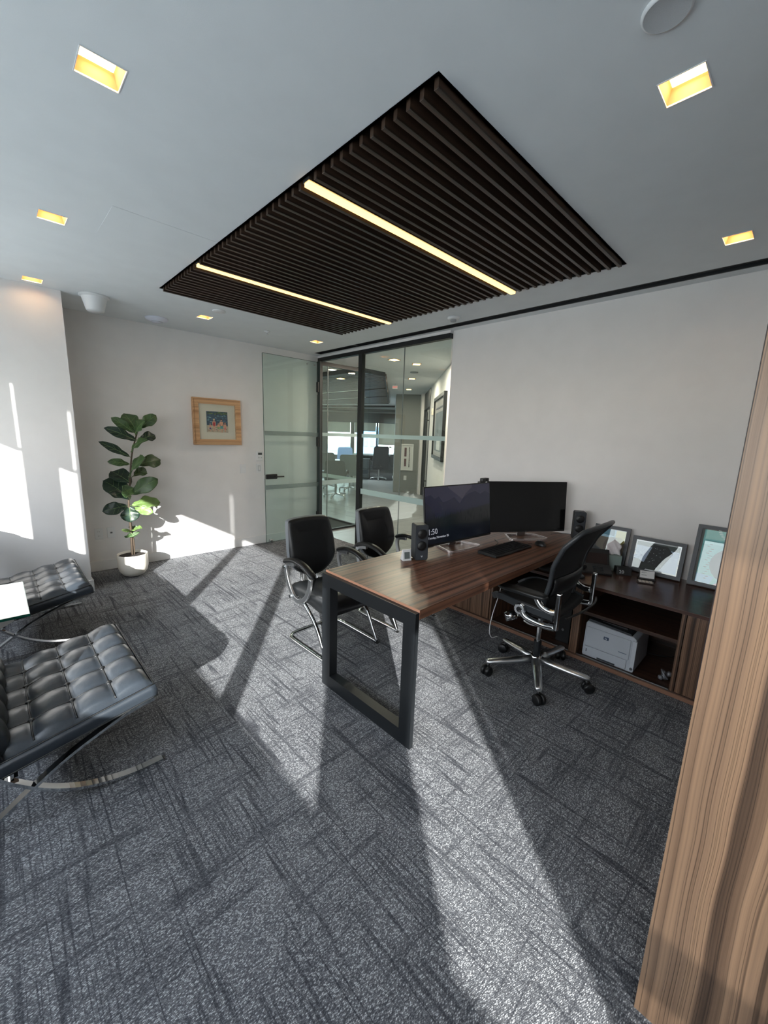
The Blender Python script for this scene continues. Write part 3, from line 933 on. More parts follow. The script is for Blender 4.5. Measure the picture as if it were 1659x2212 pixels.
# ================================================================== FURNITURE
def tufted(name, Dx, Wy, T, nx, ny, M, parent, amp=1.0):
    """leather cushion, local x depth, y width, z up; returns the cushion object (seams and buttons are its children)"""
    NX, NY = nx * 10, ny * 10
    def h(x, y):
        u_, v_ = x / Dx * nx, y / Wy * ny
        su, sv = abs(math.sin(math.pi * u_)), abs(math.sin(math.pi * v_))
        e = min(x, Dx - x, y, Wy - y)
        fall = min(1.0, e / 0.022)
        fall = math.sin(fall * math.pi / 2)
        edge = -0.022 * (1 - fall)
        return T + amp * (0.010 * max(su, sv) + 0.017 * math.sqrt(su * sv)) * (0.25 + 0.75 * fall) + edge
    b = MB()
    top, bot = [], []
    for i in range(NX + 1):
        for j in range(NY + 1):
            x, y = Dx * i / NX, Wy * j / NY
            top.append(M @ Vector((x, y, h(x, y))))
    vs_ = list(top)
    w1 = NY + 1
    fs_ = [(i * w1 + j, (i + 1) * w1 + j, (i + 1) * w1 + j + 1, i * w1 + j + 1) for i in range(NX) for j in range(NY)]
    b.add(vs_, fs_, 0, True)
    per = [(Dx * i / NX, 0.0) for i in range(NX)] + [(Dx, Wy * j / NY) for j in range(NY)] + [(Dx * (NX - i) / NX, Wy) for i in range(NX)] + [(0.0, Wy * (NY - j) / NY) for j in range(NY)]
    n = len(per)
    levels = [(1.0, 0.0), (0.80, 0.007), (0.5, 0.010), (0.2, 0.007), (0.02, 0.0)]
    rings = []
    for (fz, outw) in levels:
        ring = []
        for (x, y) in per:
            dx = (-1 if x <= 0 else (1 if x >= Dx else 0))
            dy = (-1 if y <= 0 else (1 if y >= Wy else 0))
            z = h(x, y) if fz == 1.0 else T * fz
            ring.append(M @ Vector((x + dx * outw, y + dy * outw, z)))
        rings.append(ring)
    vs_ = [p for r_ in rings for p in r_]
    fs_ = [(a * n + k, (a + 1) * n + k, (a + 1) * n + (k + 1) % n, a * n + (k + 1) % n) for a in range(len(levels) - 1) for k in range(n)]
    b.add(vs_, fs_, 0, True)
    b.add(rings[-1], [tuple(range(n))], 0)
    c = b.build(name, LEATHERB, parent)
    s = MB()
    for i in range(1, nx):
        x = Dx * i / nx
        s.tube([M @ Vector((x, Wy * j / 60, h(x, Wy * j / 60) + 0.0015)) for j in range(1, 60)], 0.0040, 6)
    for j in range(1, ny):
        y = Wy * j / ny
        s.tube([M @ Vector((Dx * i / 60, y, h(Dx * i / 60, y) + 0.0010)) for i in range(1, 60)], 0.0030, 6)
    s.build('seam_piping', LEATHER, c)
    e = MB()
    for z in (T - 0.016, 0.008):
        rr_ = [M @ Vector((x + (-.004 if x <= 0 else .004 if x >= Dx else 0), y + (-.004 if y <= 0 else .004 if y >= Wy else 0), z)) for x, y in per]
        e.tube(rr_ + [rr_[0]], 0.0038, 6, caps=False)
    e.build('edge_piping', LEATHER, c)
    b0 = None
    R3 = M.to_3x3().to_4x4()
    for i in range(1, nx):
        for j in range(1, ny):
            if b0 is None:
                b0 = MB().lathe([(0, -0.002), (0.013, -0.001), (0.014, 0.003), (0.009, 0.008), (0, 0.009)], n=14, M=R3).build('button', LEATHER, c)
                q = b0
            else:
                q = b0.copy()
                COL.objects.link(q)
                q.parent = c
            x, y = Dx * i / nx, Wy * j / ny
            q.location = M @ Vector((x, y, h(x, y) + 0.001))
    return c

def lounge_chair(label, loc, copy_of=None):
    root = thing('lounge_chair', label, 'lounge chair', loc, 0, 'black tufted leather lounge chairs')
    # seat: slopes down towards the back (x is forward)
    tilt = math.radians(11.0)
    front, zf = 0.425, 0.352
    Dx = 0.56
    ex = Vector((math.cos(tilt), 0, math.sin(tilt)))
    ez = Vector((-math.sin(tilt), 0, math.cos(tilt)))
    o_ = Vector((front, -0.375, zf)) - ex * Dx - ez * 0.015
    Ms = basis(o_, ex, Vector((0, 1, 0)), ez)
    tufted('seat_cushion', Dx, 0.76, 0.085, 4, 5, Ms, root)
    ba = math.radians(108)
    bxv = Vector((math.cos(ba), 0, math.sin(ba)))
    bz = Vector((math.sin(ba), 0, -math.cos(ba)))
    ob = Vector((-0.16, -0.375, 0.30))
    Mb = basis(ob, bxv, Vector((0, 1, 0)), bz)
    tufted('back_cushion', 0.50, 0.76, 0.085, 4, 5, Mb, root)
    for s_ in (-1, 1):
        y = s_ * 0.372
        A = spline([(0.430, y, 0.008), (0.30, y, 0.012), (0.157, y, 0.045), (0.05, y, 0.098), (-0.035, y, 0.166), (-0.12, y, 0.26), (-0.20, y, 0.40), (-0.26, y, 0.56), (-0.315, y, 0.76)], 6)
        MB().tube(A, 0, flat=(0.0175, 0.006, (0, 1, 0))).build('frame_bar', CHROME, root)
        B = spline([(0.415, y, 0.338), (0.30, y, 0.312), (0.175, y, 0.262), (0.079, y, 0.215), (0.0, y, 0.165), (-0.067, y, 0.118), (-0.15, y, 0.06), (-0.24, y, 0.022), (-0.34, y, 0.008)], 6)
        MB().tube(B, 0, flat=(0.0172, 0.006, (0, 1, 0))).build('frame_bar', CHROME, root)
    for (x, z) in ((0.39, 0.330), (-0.065, 0.205), (-0.30, 0.72)):
        MB().box((x - 0.006, -0.372, z - 0.016), (x + 0.006, 0.372, z + 0.016)).build('cross_bar', CHROME, root)
    for k_ in range(5):
        y = -0.28 + 0.14 * k_
        pa, pb = o_ + ex * 0.02 - ez * 0.006, o_ + ex * (Dx - 0.03) - ez * 0.006
        MB().tube([(pa.x, y, pa.z), (pb.x, y, pb.z)], 0, flat=(0.02, 0.002, (0, 1, 0))).build('leather_strap', LEATHER, root)
    return root

lc = lounge_chair('nearer black tufted leather lounge chair, cut by the left edge of the photo', (0.0, 2.27, 0))
q = copy_tree(lc)
q.location = (0.0, 3.85, 0)
q['label'] = 'black tufted leather lounge chair behind the glass table, next to the wall column'

gt = thing('glass_side_table', 'square glass topped side table between the two tufted lounge chairs', 'side table', (-0.30, 3.14, 0))
gtm = mat('backed_glass', (118, 138, 136), 0.06, coat=0.6)
bx('table_top', (-0.35, -0.31, 0.505), (0.355, 0.32, 0.520), gtm, gt)
eb = MB().box((-0.352, -0.3125, 0.5055), (0.3575, -0.31, 0.5195)).box((0.355, -0.31, 0.5055), (0.3575, 0.32, 0.5195))
eb.build('glass_edge', mat('glass_edge_dark', (24, 92, 76), 0.15), gt)
for s_ in (-1, 1):
    A = spline([(-0.30, s_ * 0.28, 0.006), (-0.15, s_ * 0.14, 0.12), (0.0, 0.0, 0.25), (0.15, -s_ * 0.14, 0.38), (0.29, -s_ * 0.27, 0.500)], 5)
    MB().tube(A, 0, flat=(0.006, 0.016, (s_ * .68, .72, 0))).build('leg_bar', CHROME, gt)

# ---- visitor chairs (front is -y)
def visitor_chair(label, loc):
    root = thing('visitor_chair', label, 'chair', loc, 0, 'black leather cantilever visitor chairs')
    hw = 0.232
    # backrest
    prof = [(0.0, 0.255), (0.10, 0.262), (0.25, 0.288), (0.39, 0.330)]
    zb = 0.505
    def yb(z):
        for (a, ya), (c, yc) in zip(prof, prof[1:]):
            if z <= c:
                return ya + (yc - ya) * (z - a) / (c - a)
        return prof[-1][1]
    outl = spline([(0.0, -0.045, 0), (0.075, -0.030, 0), (0.155, 0.02, 0), (0.198, 0.085, 0), (0.206, 0.16, 0), (0.200, 0.26, 0), (0.186, 0.365, 0), (0.165, 0.392, 0), (0.10, 0.402, 0), (0.0, 0.405, 0)], 5)
    half = [(p.x, p.y) for p in outl]
    full = half + [(-x, z) for x, z in reversed(half[1:-1])]
    def shell(inset, yo, m):
        return [(x * inset, yb(z) + yo, zb + 0.18 + (z - 0.18) * inset) for x, z in full]
    rings = [shell(0.55, -0.036, 0), shell(0.86, -0.034, 0), shell(0.97, -0.026, 0), shell(1.0, -0.012, 0), shell(1.0, 0.022, 0), shell(0.97, 0.034, 0), shell(0.5, 0.038, 0)]
    n = len(full)
    b = MB()
    b.add([p for r_ in rings for p in r_], [(a * n + k, (a + 1) * n + k, (a + 1) * n + (k + 1) % n, a * n + (k + 1) % n) for a in range(len(rings) - 1) for k in range(n)], 0, True)
    b.add(rings[0], [tuple(range(n))[::-1]], 0, True)
    b.add(rings[-1], [tuple(range(n))], 0, True)
    bk = b.build('backrest', LEATHER, root)
    gb = MB()
    r1, r2_ = shell(1.004, -0.010, 0), shell(1.004, 0.030, 0)
    gb.add(r1 + r2_, [(k, n + k, n + (k + 1) % n, (k + 1) % n) for k in range(n)], 0, True)
    gb.build('side_band', GREYSIDE, bk)
    # seat
    sb = MB()
    NX, NY = 18, 18
    W2_, y0, y1 = 0.222, -0.262, 0.232
    def hs(u_, v_):
        e = min(u_, 1 - u_, v_, 1 - v_)
        f = math.sin(min(1, e / 0.16) * math.pi / 2)
        droop = -0.035 * max(0, (0.25 - v_) / 0.25) ** 2
        return 0.425 + 0.040 * f + droop + 0.006 * math.cos(u_ * 2 * math.pi)
    V_, F_ = [], []
    for i in range(NX + 1):
        for j in range(NY + 1):
            u_, v_ = i / NX, j / NY
            w_ = W2_ * (0.90 + 0.10 * math.sin(min(1, v_ / .35) * math.pi / 2)) 
            V_.append((-w_ + 2 * w_ * u_, y0 + (y1 - y0) * v_, hs(u_, v_)))
    w1 = NY + 1
    for i in range(NX):
        for j in range(NY):
            F_.append((i * w1 + j, (i + 1) * w1 + j, (i + 1) * w1 + j + 1, i * w1 + j + 1))
    sb.add(V_, F_, 0, True)
    per = [i * w1 for i in range(NX)] + [NX * w1 + j for j in range(NY)] + [(NX - i) * w1 + NY for i in range(NX)] + [NY - j for j in range(NY)]
    top = [Vector(V_[k]) for k in per]
    low = [Vector((p.x * 0.99, p.y * 0.99, 0.36 - (0.02 if p.y < -0.1 else 0))) for p in top]
    n2 = len(per)
    sb.add(top + low, [(k, n2 + k, n2 + (k + 1) % n2, (k + 1) % n2) for k in range(n2)], 0, True)
    sb.add(low, [tuple(range(n2))], 0)
    sb.build('seat', LEATHER, root)
    for s_ in (-1, 1):
        x = s_ * hw
        # side legs rising from the front of the sled and curving back to the seat
        MB().tube(spline([(x, -0.245, 0.018), (x, -0.20, 0.10), (x, -0.112, 0.245), (x * 0.985, 0.02, 0.345), (x * 0.93, 0.10, 0.365)], 8), 0.0140, 12).build('leg', CHROME, root)
        MB().box((x - 0.012, -0.262, 0.0), (x + 0.012, -0.225, 0.006)).build('glide_foot', BLACKP, root)
        # polished ring that carries the arm
        xr = s_ * (hw + 0.012)
        ring = spline([(xr, -0.075, 0.565), (xr, -0.060, 0.49), (xr, -0.020, 0.415), (xr, 0.045, 0.368), (xr, 0.115, 0.362), (xr, 0.175, 0.405), (xr, 0.222, 0.48), (xr, 0.245, 0.56), (xr, 0.225, 0.605), (xr, 0.13, 0.622)], 6)
        N_ = len(ring)
        rg = MB()
        rg.tube(ring, 0, flat=(0.010, 0.017, (1, 0, 0)))
        ro = rg.build('arm_ring', ALU, root, bevel=0.003, seg=2)
        for (yy, zz) in ((0.165, 0.372), (0.250, 0.572)):
            MB().cyl((xr + s_ * 0.012, yy, zz), 0.013, 0.022, 16, axis=0).build('bolt_cap', CHROME, ro)
        pad = spline([(xr, 0.265, 0.606), (xr, 0.22, 0.628), (xr, 0.13, 0.648), (xr, 0.02, 0.640), (xr, -0.07, 0.606), (xr, -0.115, 0.575)], 6)
        pm = MB()
        Np = len(pad)
        rings = []
        for i_, p in enumerate(pad):
            t_ = (pad[min(i_ + 1, Np - 1)] - pad[max(i_ - 1, 0)]).normalized()
            nb = Vector((1, 0, 0)).cross(t_).normalized()
            if nb.z < 0: nb = -nb
            f_ = math.sin(math.pi * min(1, (i_ + 0.6) / 4, (Np - 1 - i_ + 0.6) / 4) / 2)
            rings.append([p + Vector((1, 0, 0)) * (0.029 * f_ * math.cos(a_)) + nb * (0.019 * f_ * math.sin(a_)) for a_ in [2 * math.pi * k_ / 14 for k_ in range(14)]])
        pm.add([p for r_ in rings for p in r_], [(a * 14 + k_, a * 14 + (k_ + 1) % 14, (a + 1) * 14 + (k_ + 1) % 14, (a + 1) * 14 + k_) for a in range(Np - 1) for k_ in range(14)], 0, True)
        pm.add(rings[0], [tuple(range(14))[::-1]], 0)
        pm.add(rings[-1], [tuple(range(14))], 0)
        pm.build('arm_pad', LEATHER, root)
        MB().tube([(x * 0.90, 0.12, 0.375), (xr, 0.12, 0.370)], 0.009, 8).build('arm_bracket', CHROME, root)
    sled = spline([(-hw, -0.250, 0.012), (-hw, -0.1, 0.012), (-hw, 0.17, 0.012), (-hw * 0.93, 0.235, 0.012), (-hw * 0.72, 0.262, 0.012), (0, 0.268, 0.012), (hw * 0.72, 0.262, 0.012), (hw * 0.93, 0.235, 0.012), (hw, 0.17, 0.012), (hw, -0.1, 0.012), (hw, -0.250, 0.012)], 7)
    MB().tube(sled, 0.0135, 12).build('sled_base', CHROME, root)
    MB().tube([(-hw * .93, 0.10, 0.352), (hw * .93, 0.10, 0.352)], 0.011, 10).build('cross_tube', CHROME, root)
    bp = MB()
    for s_ in (-1, 1):
        bp.tube(spline([(s_ * 0.07, 0.16, 0.352), (s_ * 0.07, 0.27, 0.37), (s_ * 0.07, 0.315, 0.45), (s_ * 0.06, 0.315, 0.55)], 5), 0.009, 8)
    bp.build('back_support', CHROME, root)
    return root
vc = visitor_chair('black leather visitor chair nearer the viewer, beside the black desk end frame', (1.72, 2.285, 0))
q = copy_tree(vc)
q.location = (2.425, 2.305, 0)
q['label'] = 'black leather visitor chair farther along the desk, behind the small clock and left speaker'

# ---- desk
DX0, DX1, DY0, DY1, DZ = 1.375, 3.585, 1.145, 1.89, 0.745
dk = thing('desk', 'long walnut desk with a black metal end frame reaching from the wall', 'desk', (0, 0, 0))
bx('desk_top', (DX0, DY0, DZ - 0.048), (DX1, DY1, DZ), DESKW, dk, 0.001)
bx('edge_band', (DX0 - 0.004, DY0, DZ - 0.048), (DX0, DY1, DZ), DESKE, dk)
fb = MB()
fx0, fx1, fw = 1.345, 1.371, 0.078
fb.box((fx0, DY0, 0.008), (fx1, DY0 + fw, DZ - 0.012)).box((fx0, DY1 - fw, 0.008), (fx1, DY1, DZ - 0.012))
fb.box((fx0, DY0 + fw, DZ - 0.085), (fx1, DY1 - fw, DZ - 0.012)).box((fx0, DY0 + fw, 0.008), (fx1, DY1 - fw, 0.086))
fb.build('end_frame', BLACKM, dk)
lipm = MB().box((fx1, DY0 + fw - .012, 0.074), (fx1 + 0.03, DY1 - fw + .012, 0.086)).box((fx1, DY0 + fw - 0.012, 0.086), (fx1 + 0.03, DY0 + fw, DZ - 0.085)).box((fx1, DY1 - fw, 0.086), (fx1 + 0.03, DY1 - fw + 0.012, DZ - 0.085))
lipm.build('inner_frame', BLACKM, dk)
bx('modesty_rail', (1.40, 1.48, DZ - 0.085), (2.88, 1.54, DZ - 0.048), BLACKM, dk)
for y in (DY0 + 0.03, DY1 - 0.03):
    MB().cyl((1.358, y, 0.004), 0.014, 0.008, 16).build('levelling_foot', STEEL, dk)

# ---- credenza
cd = thing('credenza', 'low walnut credenza with open shelves and doors along the right wall', 'credenza', (0, 0, 0))
CX0, CX1, CY0, CY1 = 2.90, 3.585, -1.2, 2.16
bx('credenza_top', (CX0 - 0.012, CY0, 0.553), (CX1, CY1, 0.575), CREDT, cd, 0.001)
bx('bottom_panel', (CX0, CY0, 0.0), (CX1, CY1, 0.036), CREDI, cd)
bx('plinth_edge', (CX0 - 0.008, CY0, 0.004), (CX0, CY1, 0.03), mat('pink_walnut_edge', (132, 98, 80), 0.4), cd)
for (y0, y1) in ((0.345, 0.368), (0.938, 0.990), (1.640, 1.660), (CY1 - 0.02, CY1)):
    bx('divider', (CX0 + 0.004, y0, 0.036), (CX1 - 0.02, y1, 0.553), CREDV, cd)
bx('back_panel', (CX1 - 0.02, CY0, 0.036), (CX1, CY1, 0.553), CREDI, cd)
bx('shelf', (CX0 + 0.008, 0.368, 0.350), (CX1 - 0.02, 0.938, 0.374), CREDI, cd)
bx('shelf', (CX0 + 0.008, 0.990, 0.350), (CX1 - 0.02, 1.640, 0.374), CREDI, cd)
for (y0, y1) in ((-0.34, -0.002), (0.002, 0.340), (1.664, 2.156)):
    bx('door', (CX0 - 0.002, y0, 0.040), (CX0 + 0.018, y1, 0.550), CREDV, cd, 0.001)
bx('door', (CX0 - 0.002, -1.19, 0.040), (CX0 + 0.018, -0.344, 0.550), CREDV, cd, 0.001)
for (y0, y1) in ((0.372, 0.934), (0.994, 1.636)):
    bx('metal_track', (CX0 + 0.006, y0, 0.036), (CX0 + 0.012, y1, 0.041), STEEL, cd)

# ---- tall cabinet at the right edge
tcb = thing('tall_cabinet', 'tall zebrano veneered cabinet filling the right edge of the view', 'cabinet', (0, 0, 0))
bx('side_panel', (1.130, -1.30, 0.0), (1.152, 0.092, 2.45), PANELW, tcb, 0.001)
bx('carcass', (1.152, -1.30, 0.0), (1.75, 0.080, 2.45), CREDI, tcb)
bx('front_door', (1.154, 0.0802, 0.02), (1.75, 0.091, 2.43), CREDV, tcb, 0.001)
bx('edge_gap_trim', (1.1515, 0.088, 0.95), (1.156, 0.0955, 2.43), mat('dark_edge_strip', (40, 30, 34), 0.5), tcb)  # dark trim for the gap between side panel and cabinet front

# ---- monitors
def monitor(label, c, yaw, tilt, wall, loc_base):
    root = thing('monitor', label, 'monitor', (loc_base[0], loc_base[1], DZ), yaw, 'black computer monitors')
    Wm, Hm = 0.722, 0.415
    zc = 0.055 + Hm / 2
    R = Matrix.Translation((0, 0.0, zc)) @ Matrix.Rotation(-tilt, 4, 'X')
    b = MB()
    b.prism(rrect(Wm, Hm, 0.006, 2), 0.0, 0.012, f=lambda a, c_, d: R @ Vector((a, d, c_)))
    cs = b.build('casing', BLACKP, root)
    MB().prism(rrect(Wm - 0.14, Hm - 0.14, 0.03, 4), 0.012, 0.034, f=lambda a, c_, d: R @ Vector((a, d, c_))).build('rear_housing', BLACKP, root)
    MB().prism([(-Wm / 2 + .005, -Hm / 2 + .014), (Wm / 2 - .005, -Hm / 2 + .014), (Wm / 2 - .005, Hm / 2 - .005), (-Wm / 2 + .005, Hm / 2 - .005)], -0.001, 0.0, f=lambda a, c_, d: R @ Vector((a, d, c_))).build('screen', BLACKG, root)
    st = MB()
    st.tube([(0, 0.06, 0.006), (0, 0.05, 0.06), (0, 0.036, 0.16)], 0.02, 10, flat=(0.035, 0.006, (1, 0, 0)))
    st.build('stand_neck', STEEL, root)
    fr = spline([(-0.125, 0.085, 0.008), (-0.165, -0.050, 0.008), (-0.155, -0.075, 0.008), (-0.12, -0.088, 0.008), (0, -0.095, 0.008), (0.12, -0.088, 0.008), (0.155, -0.075, 0.008), (0.165, -0.050, 0.008), (0.125, 0.085, 0.008)], 5)
    sb = MB().tube(fr, 0, flat=(0.007, 0.007, (0, 0, 1)))
    sb.tube([(-0.13, 0.085, 0.008), (0.13, 0.085, 0.008)], 0, flat=(0.007, 0.011, (0, 0, 1)))
    sb.build('stand_base', mat('rose_silver', (222, 214, 212), 0.25, metal=0.8), root)
    if wall:
        f = lambda a, c_, d: R @ Vector((a, -0.0012 - d, c_))
        w_, h_ = Wm / 2 - .006, Hm / 2
        lo = -h_ + .016
        hi = h_ - .007
        mts = [([(-w_, lo), (w_, lo), (w_, hi), (-w_, hi)], (42, 42, 58))]
        mts.append(([(-.12, .19), (-.02, .13), (.03, .10), (.07, .14), (.14, .18), (.14, hi), (-.12, hi)], (60, 58, 70)))
        mts.append(([(-w_, .14), (-.30, .15), (-.26, .12), (-.22, .135), (-.18, .09), (-.12, .10), (-.06, .12), (.0, .07), (.04, .11), (.10, .135), (.18, .15), (.24, .125), (.30, .145), (w_, .12), (w_, lo), (-w_, lo)], (30, 31, 48)))
        mts.append(([(-w_, .10), (-.30, .06), (-.26, -.01), (-.22, -.04), (-w_, -.05)], (24, 26, 40)))
        rr_ = random.Random(5)
        tr = [(-w_, lo)]
        x = -w_
        while x < w_:
            y = -.03 + .07 * (x + w_) / (2 * w_)
            tr += [(x, y - .006), (min(x + .006, w_), y + rr_.uniform(.004, .02))]
            x += .012
        tr += [(w_, .045), (w_, lo)]
        mts.append((tr, (20, 22, 24)))
        for k_ in range(60):
            x = rr_.uniform(-w_ + .01, w_ - .01)
            y = rr_.uniform(-.06, .02)
            mts.append(([(x - .003, y - .02), (x + .003, y - .02), (x, y + .015)], rr_.choice([(28, 31, 30), (34, 36, 32), (16, 18, 20)])))
        mts.append(([(-w_, lo), (w_, lo), (w_, -.10), (.05, -.085), (-w_, -.07)], (10, 13, 22)))
        prt = prints('screen_picture', mts, f, root, 0.00002)
        for m_ in prt.data.materials:
            pb_ = m_.node_tree.nodes['Principled BSDF']
            pb_.inputs['Emission Color'].default_value = pb_.inputs['Base Color'].default_value
            pb_.inputs['Emission Strength'].default_value = 0.35
            pb_.inputs['Roughness'].default_value = 0.15
        tm = mat('screen_text', (150, 152, 160), 0.5, emit=0.6)
        text_mesh('time_text', '1:50', 0.056, tm, R @ basis((-.340, -0.0032, -.125), (1, 0, 0), (0, 0, 1), (0, -1, 0)), root)
        text_mesh('date_text', 'Tuesday, November 26', 0.022, tm, R @ basis((-.340, -0.0032, -.156), (1, 0, 0), (0, 0, 1), (0, -1, 0)), root)
    else:
        lg = mat('logo_grey', (90, 92, 96), 0.4)
        text_mesh('maker_mark', 'hp', 0.010, lg, R @ basis((-.005, -0.0015, -Hm / 2 + .003), (1, 0, 0), (0, 0, 1), (0, -1, 0)), root)
    return root
monitor('left black monitor showing a dim mountain lock screen with the time 1:50', None, math.radians(-5), math.radians(7), True, (2.435, 1.70))
monitor('right black monitor with a blank dark screen, angled toward the office chair', None, math.radians(-32), math.radians(5), False, (3.135, 1.53))
wc = thing('webcam', 'small black webcam clipped on top of the left monitor corner', 'webcam', (2.755, 1.715, 1.214))
MB().prism(rrect(0.085, 0.028, 0.008, 3), -0.014, 0.014, f=lambda a, b_, d: (a, d, b_ + 0.018)).build('camera_body', BLACKP, wc)
MB().cyl((0.02, -0.016, 0.018), 0.011, 0.006, 18, axis=1).build('lens', BLACKG, wc)
MB().box((-0.02, 0.0, -0.03), (0.02, 0.03, 0.006)).build('clip', BLACKP, wc, 0.002)
MB().box((-0.075, -0.012, -0.004), (-0.03, 0.012, 0.008)).build('privacy_cover', BLACKP, wc, 0.002)

def speaker(label, loc, rz):
    root = thing('desk_speaker', label, 'speaker', loc, rz, 'pair of slim desk speakers')
    hgt = 0.235
    b = MB()
    b.prism(rrect(0.088, hgt, 0.012, 4), -0.042, 0.042, f=lambda a, b_, d: (a, d + 0.10 * (b_ + 0) * 0.35, b_ + hgt / 2 + 0.004))
    b.build('cabinet', ELEC, root)
    fc = MB().prism(rrect(0.080, hgt - 0.008, 0.010, 4), -0.045, -0.042, f=lambda a, b_, d: (a, d + 0.035 * b_, b_ + hgt / 2 + 0.004)).build('front_panel', mat('speaker_front', (50, 54, 60), 0.5), root)
    for zc_ in (0.178, 0.098):
        yo = -0.0455 + 0.035 * (zc_ - hgt / 2)
        d_ = MB().lathe([(0.0, 0.004), (0.012, 0.006), (0.024, 0.004), (0.031, -0.003), (0.034, -0.004), (0.034, 0.0)], (0, 0, 0), 28, M=Matrix.Translation((0, yo - 0.003, zc_)) @ Matrix.Rotation(math.radians(90), 4, 'X')).build('driver', BLACKP, fc)
        d_['label'] = 'round black speaker cone'
    lg = MB().prism([(-.008, .006), (-.002, .006), (.0, .001), (.004, .006), (.008, .006), (.002, -.006), (-.003, -.004)], 0.0, 0.0006, f=lambda a, b_, d: (a, -0.0465 - 0.0035 - d, b_ + 0.030)).build('emblem', mat('emblem_grey', (170, 174, 178), 0.4), fc)
    return root
speaker('slim dark desk speaker at the left end of the desk, beside the small white clock', (1.985, 1.690, DZ), math.radians(-28))
speaker('slim dark desk speaker against the wall, right of the blank monitor', (3.46, 1.225, DZ), math.radians(-60))
ck = thing('desk_clock', 'small silver desk clock with a grey display on the front of the desk', 'clock', (1.893, 1.720, DZ), math.radians(-22))
MB().prism([(-.018, 0), (.028, 0), (.004, .074), (-.004, .074)], -0.030, 0.030, f=lambda a, b_, d: (d, a, b_)).build('clock_body', mat('silver_plastic', (206, 208, 210), 0.35), ck, 0.002)
MB().prism([(-0.019, 0.014), (0.019, 0.014), (0.019, 0.058), (-0.019, 0.058)], 0, 0.0012, f=lambda a, b_, d: (a, -0.0185 + b_ * 0.190 - d, b_)).build('clock_display', mat('lcd_grey', (92, 100, 100), 0.3), ck)

kb = thing('keyboard', 'black computer keyboard lying on the desk before the monitors', 'keyboard', (2.645, 1.425, DZ), math.radians(-2.5))
MB().prism([(-0.238, -0.078), (0.238, -0.078), (0.238, 0.075), (-0.238, 0.075)], 0.002, 0.017, f=lambda a, b_, d: (a, b_, d + (0.006 if b_ > 0 else 0) * (1 if d > 0.01 else 0))).build('keyboard_case', BLACKP, kb, 0.003)
kk = MB()
for r_ in range(6):
    y = -0.064 + r_ * 0.0235
    x = -0.226
    while x < 0.222:
        wk = 0.0165
        if r_ == 0 and -0.11 < x < 0.02:
            wk = 0.10
        if not (0.072 < x + wk / 2 < 0.08 or 0.142 < x + wk / 2 < 0.150):
            z = 0.017 + 0.006 * (y + 0.078) / 0.153
            kk.box((x, y, z - 0.001), (x + wk, y + 0.018, z + 0.0045))
        x += wk + 0.003
ko = kk.build('keys', mat('key_black', (24, 25, 27), 0.4), kb)
ko['kind'] = 'stuff'
ms = thing('mouse', 'black computer mouse to the right of the keyboard', 'mouse', (3.0, 1.325, DZ), math.radians(-25))
me_ = MB().lathe([(0.0, 0.0), (0.98, 0.0), (1.0, 0.25), (0.9, 0.6), (0.62, 0.9), (0.0, 1.0)], n=24, M=Matrix.Diagonal((0.031, 0.052, 0.036, 1))).build('mouse_shell', BLACKP, ms)
MB().cyl((0, 0.022, 0.031), 0.008, 0.005, 12, axis=0).build('scroll_wheel', STEEL, ms)
def cable(name, label, pts, r, m):
    o_ = MB().tube(spline(pts, 8), r, 7).build(name, m)
    return tag(o_, label, 'cable')
z_ = DZ + 0.003
cable('mouse_cable', 'thin black mouse cable curling back beside the keyboard', [(2.965, 1.375, z_ + .01), (2.92, 1.42, z_), (2.87, 1.47, z_), (2.86, 1.52, z_)], 0.0022, BLACKP)
cable('keyboard_cable', 'thin black keyboard cable crossing the desk to the monitors', [(2.66, 1.505, z_ + .005), (2.70, 1.54, z_), (2.80, 1.575, z_), (2.86, 1.64, z_)], 0.0022, BLACKP)
cable('speaker_cable', 'black cable behind the left speaker on the desk', [(2.04, 1.77, z_ + .02), (2.03, 1.83, z_), (2.12, 1.84, z_), (2.3, 1.82, z_)], 0.0025, BLACKP)
cable('white_desk_cable', 'thin white cable hanging below the desk beside the office chair seat', [(2.62, 1.40, 0.690), (2.60, 1.40, 0.55), (2.56, 1.395, 0.44), (2.47, 1.385, 0.30), (2.44, 1.38, 0.20), (2.47, 1.375, 0.135), (2.53, 1.365, 0.125)], 0.0032, WP)
cable('grey_wall_cable', 'thin grey cable between the right monitor and the wall speaker', [(3.40, 1.42, z_ + .01), (3.48, 1.34, z_ + .02), (3.55, 1.26, z_ + .01)], 0.0025, ELEC)

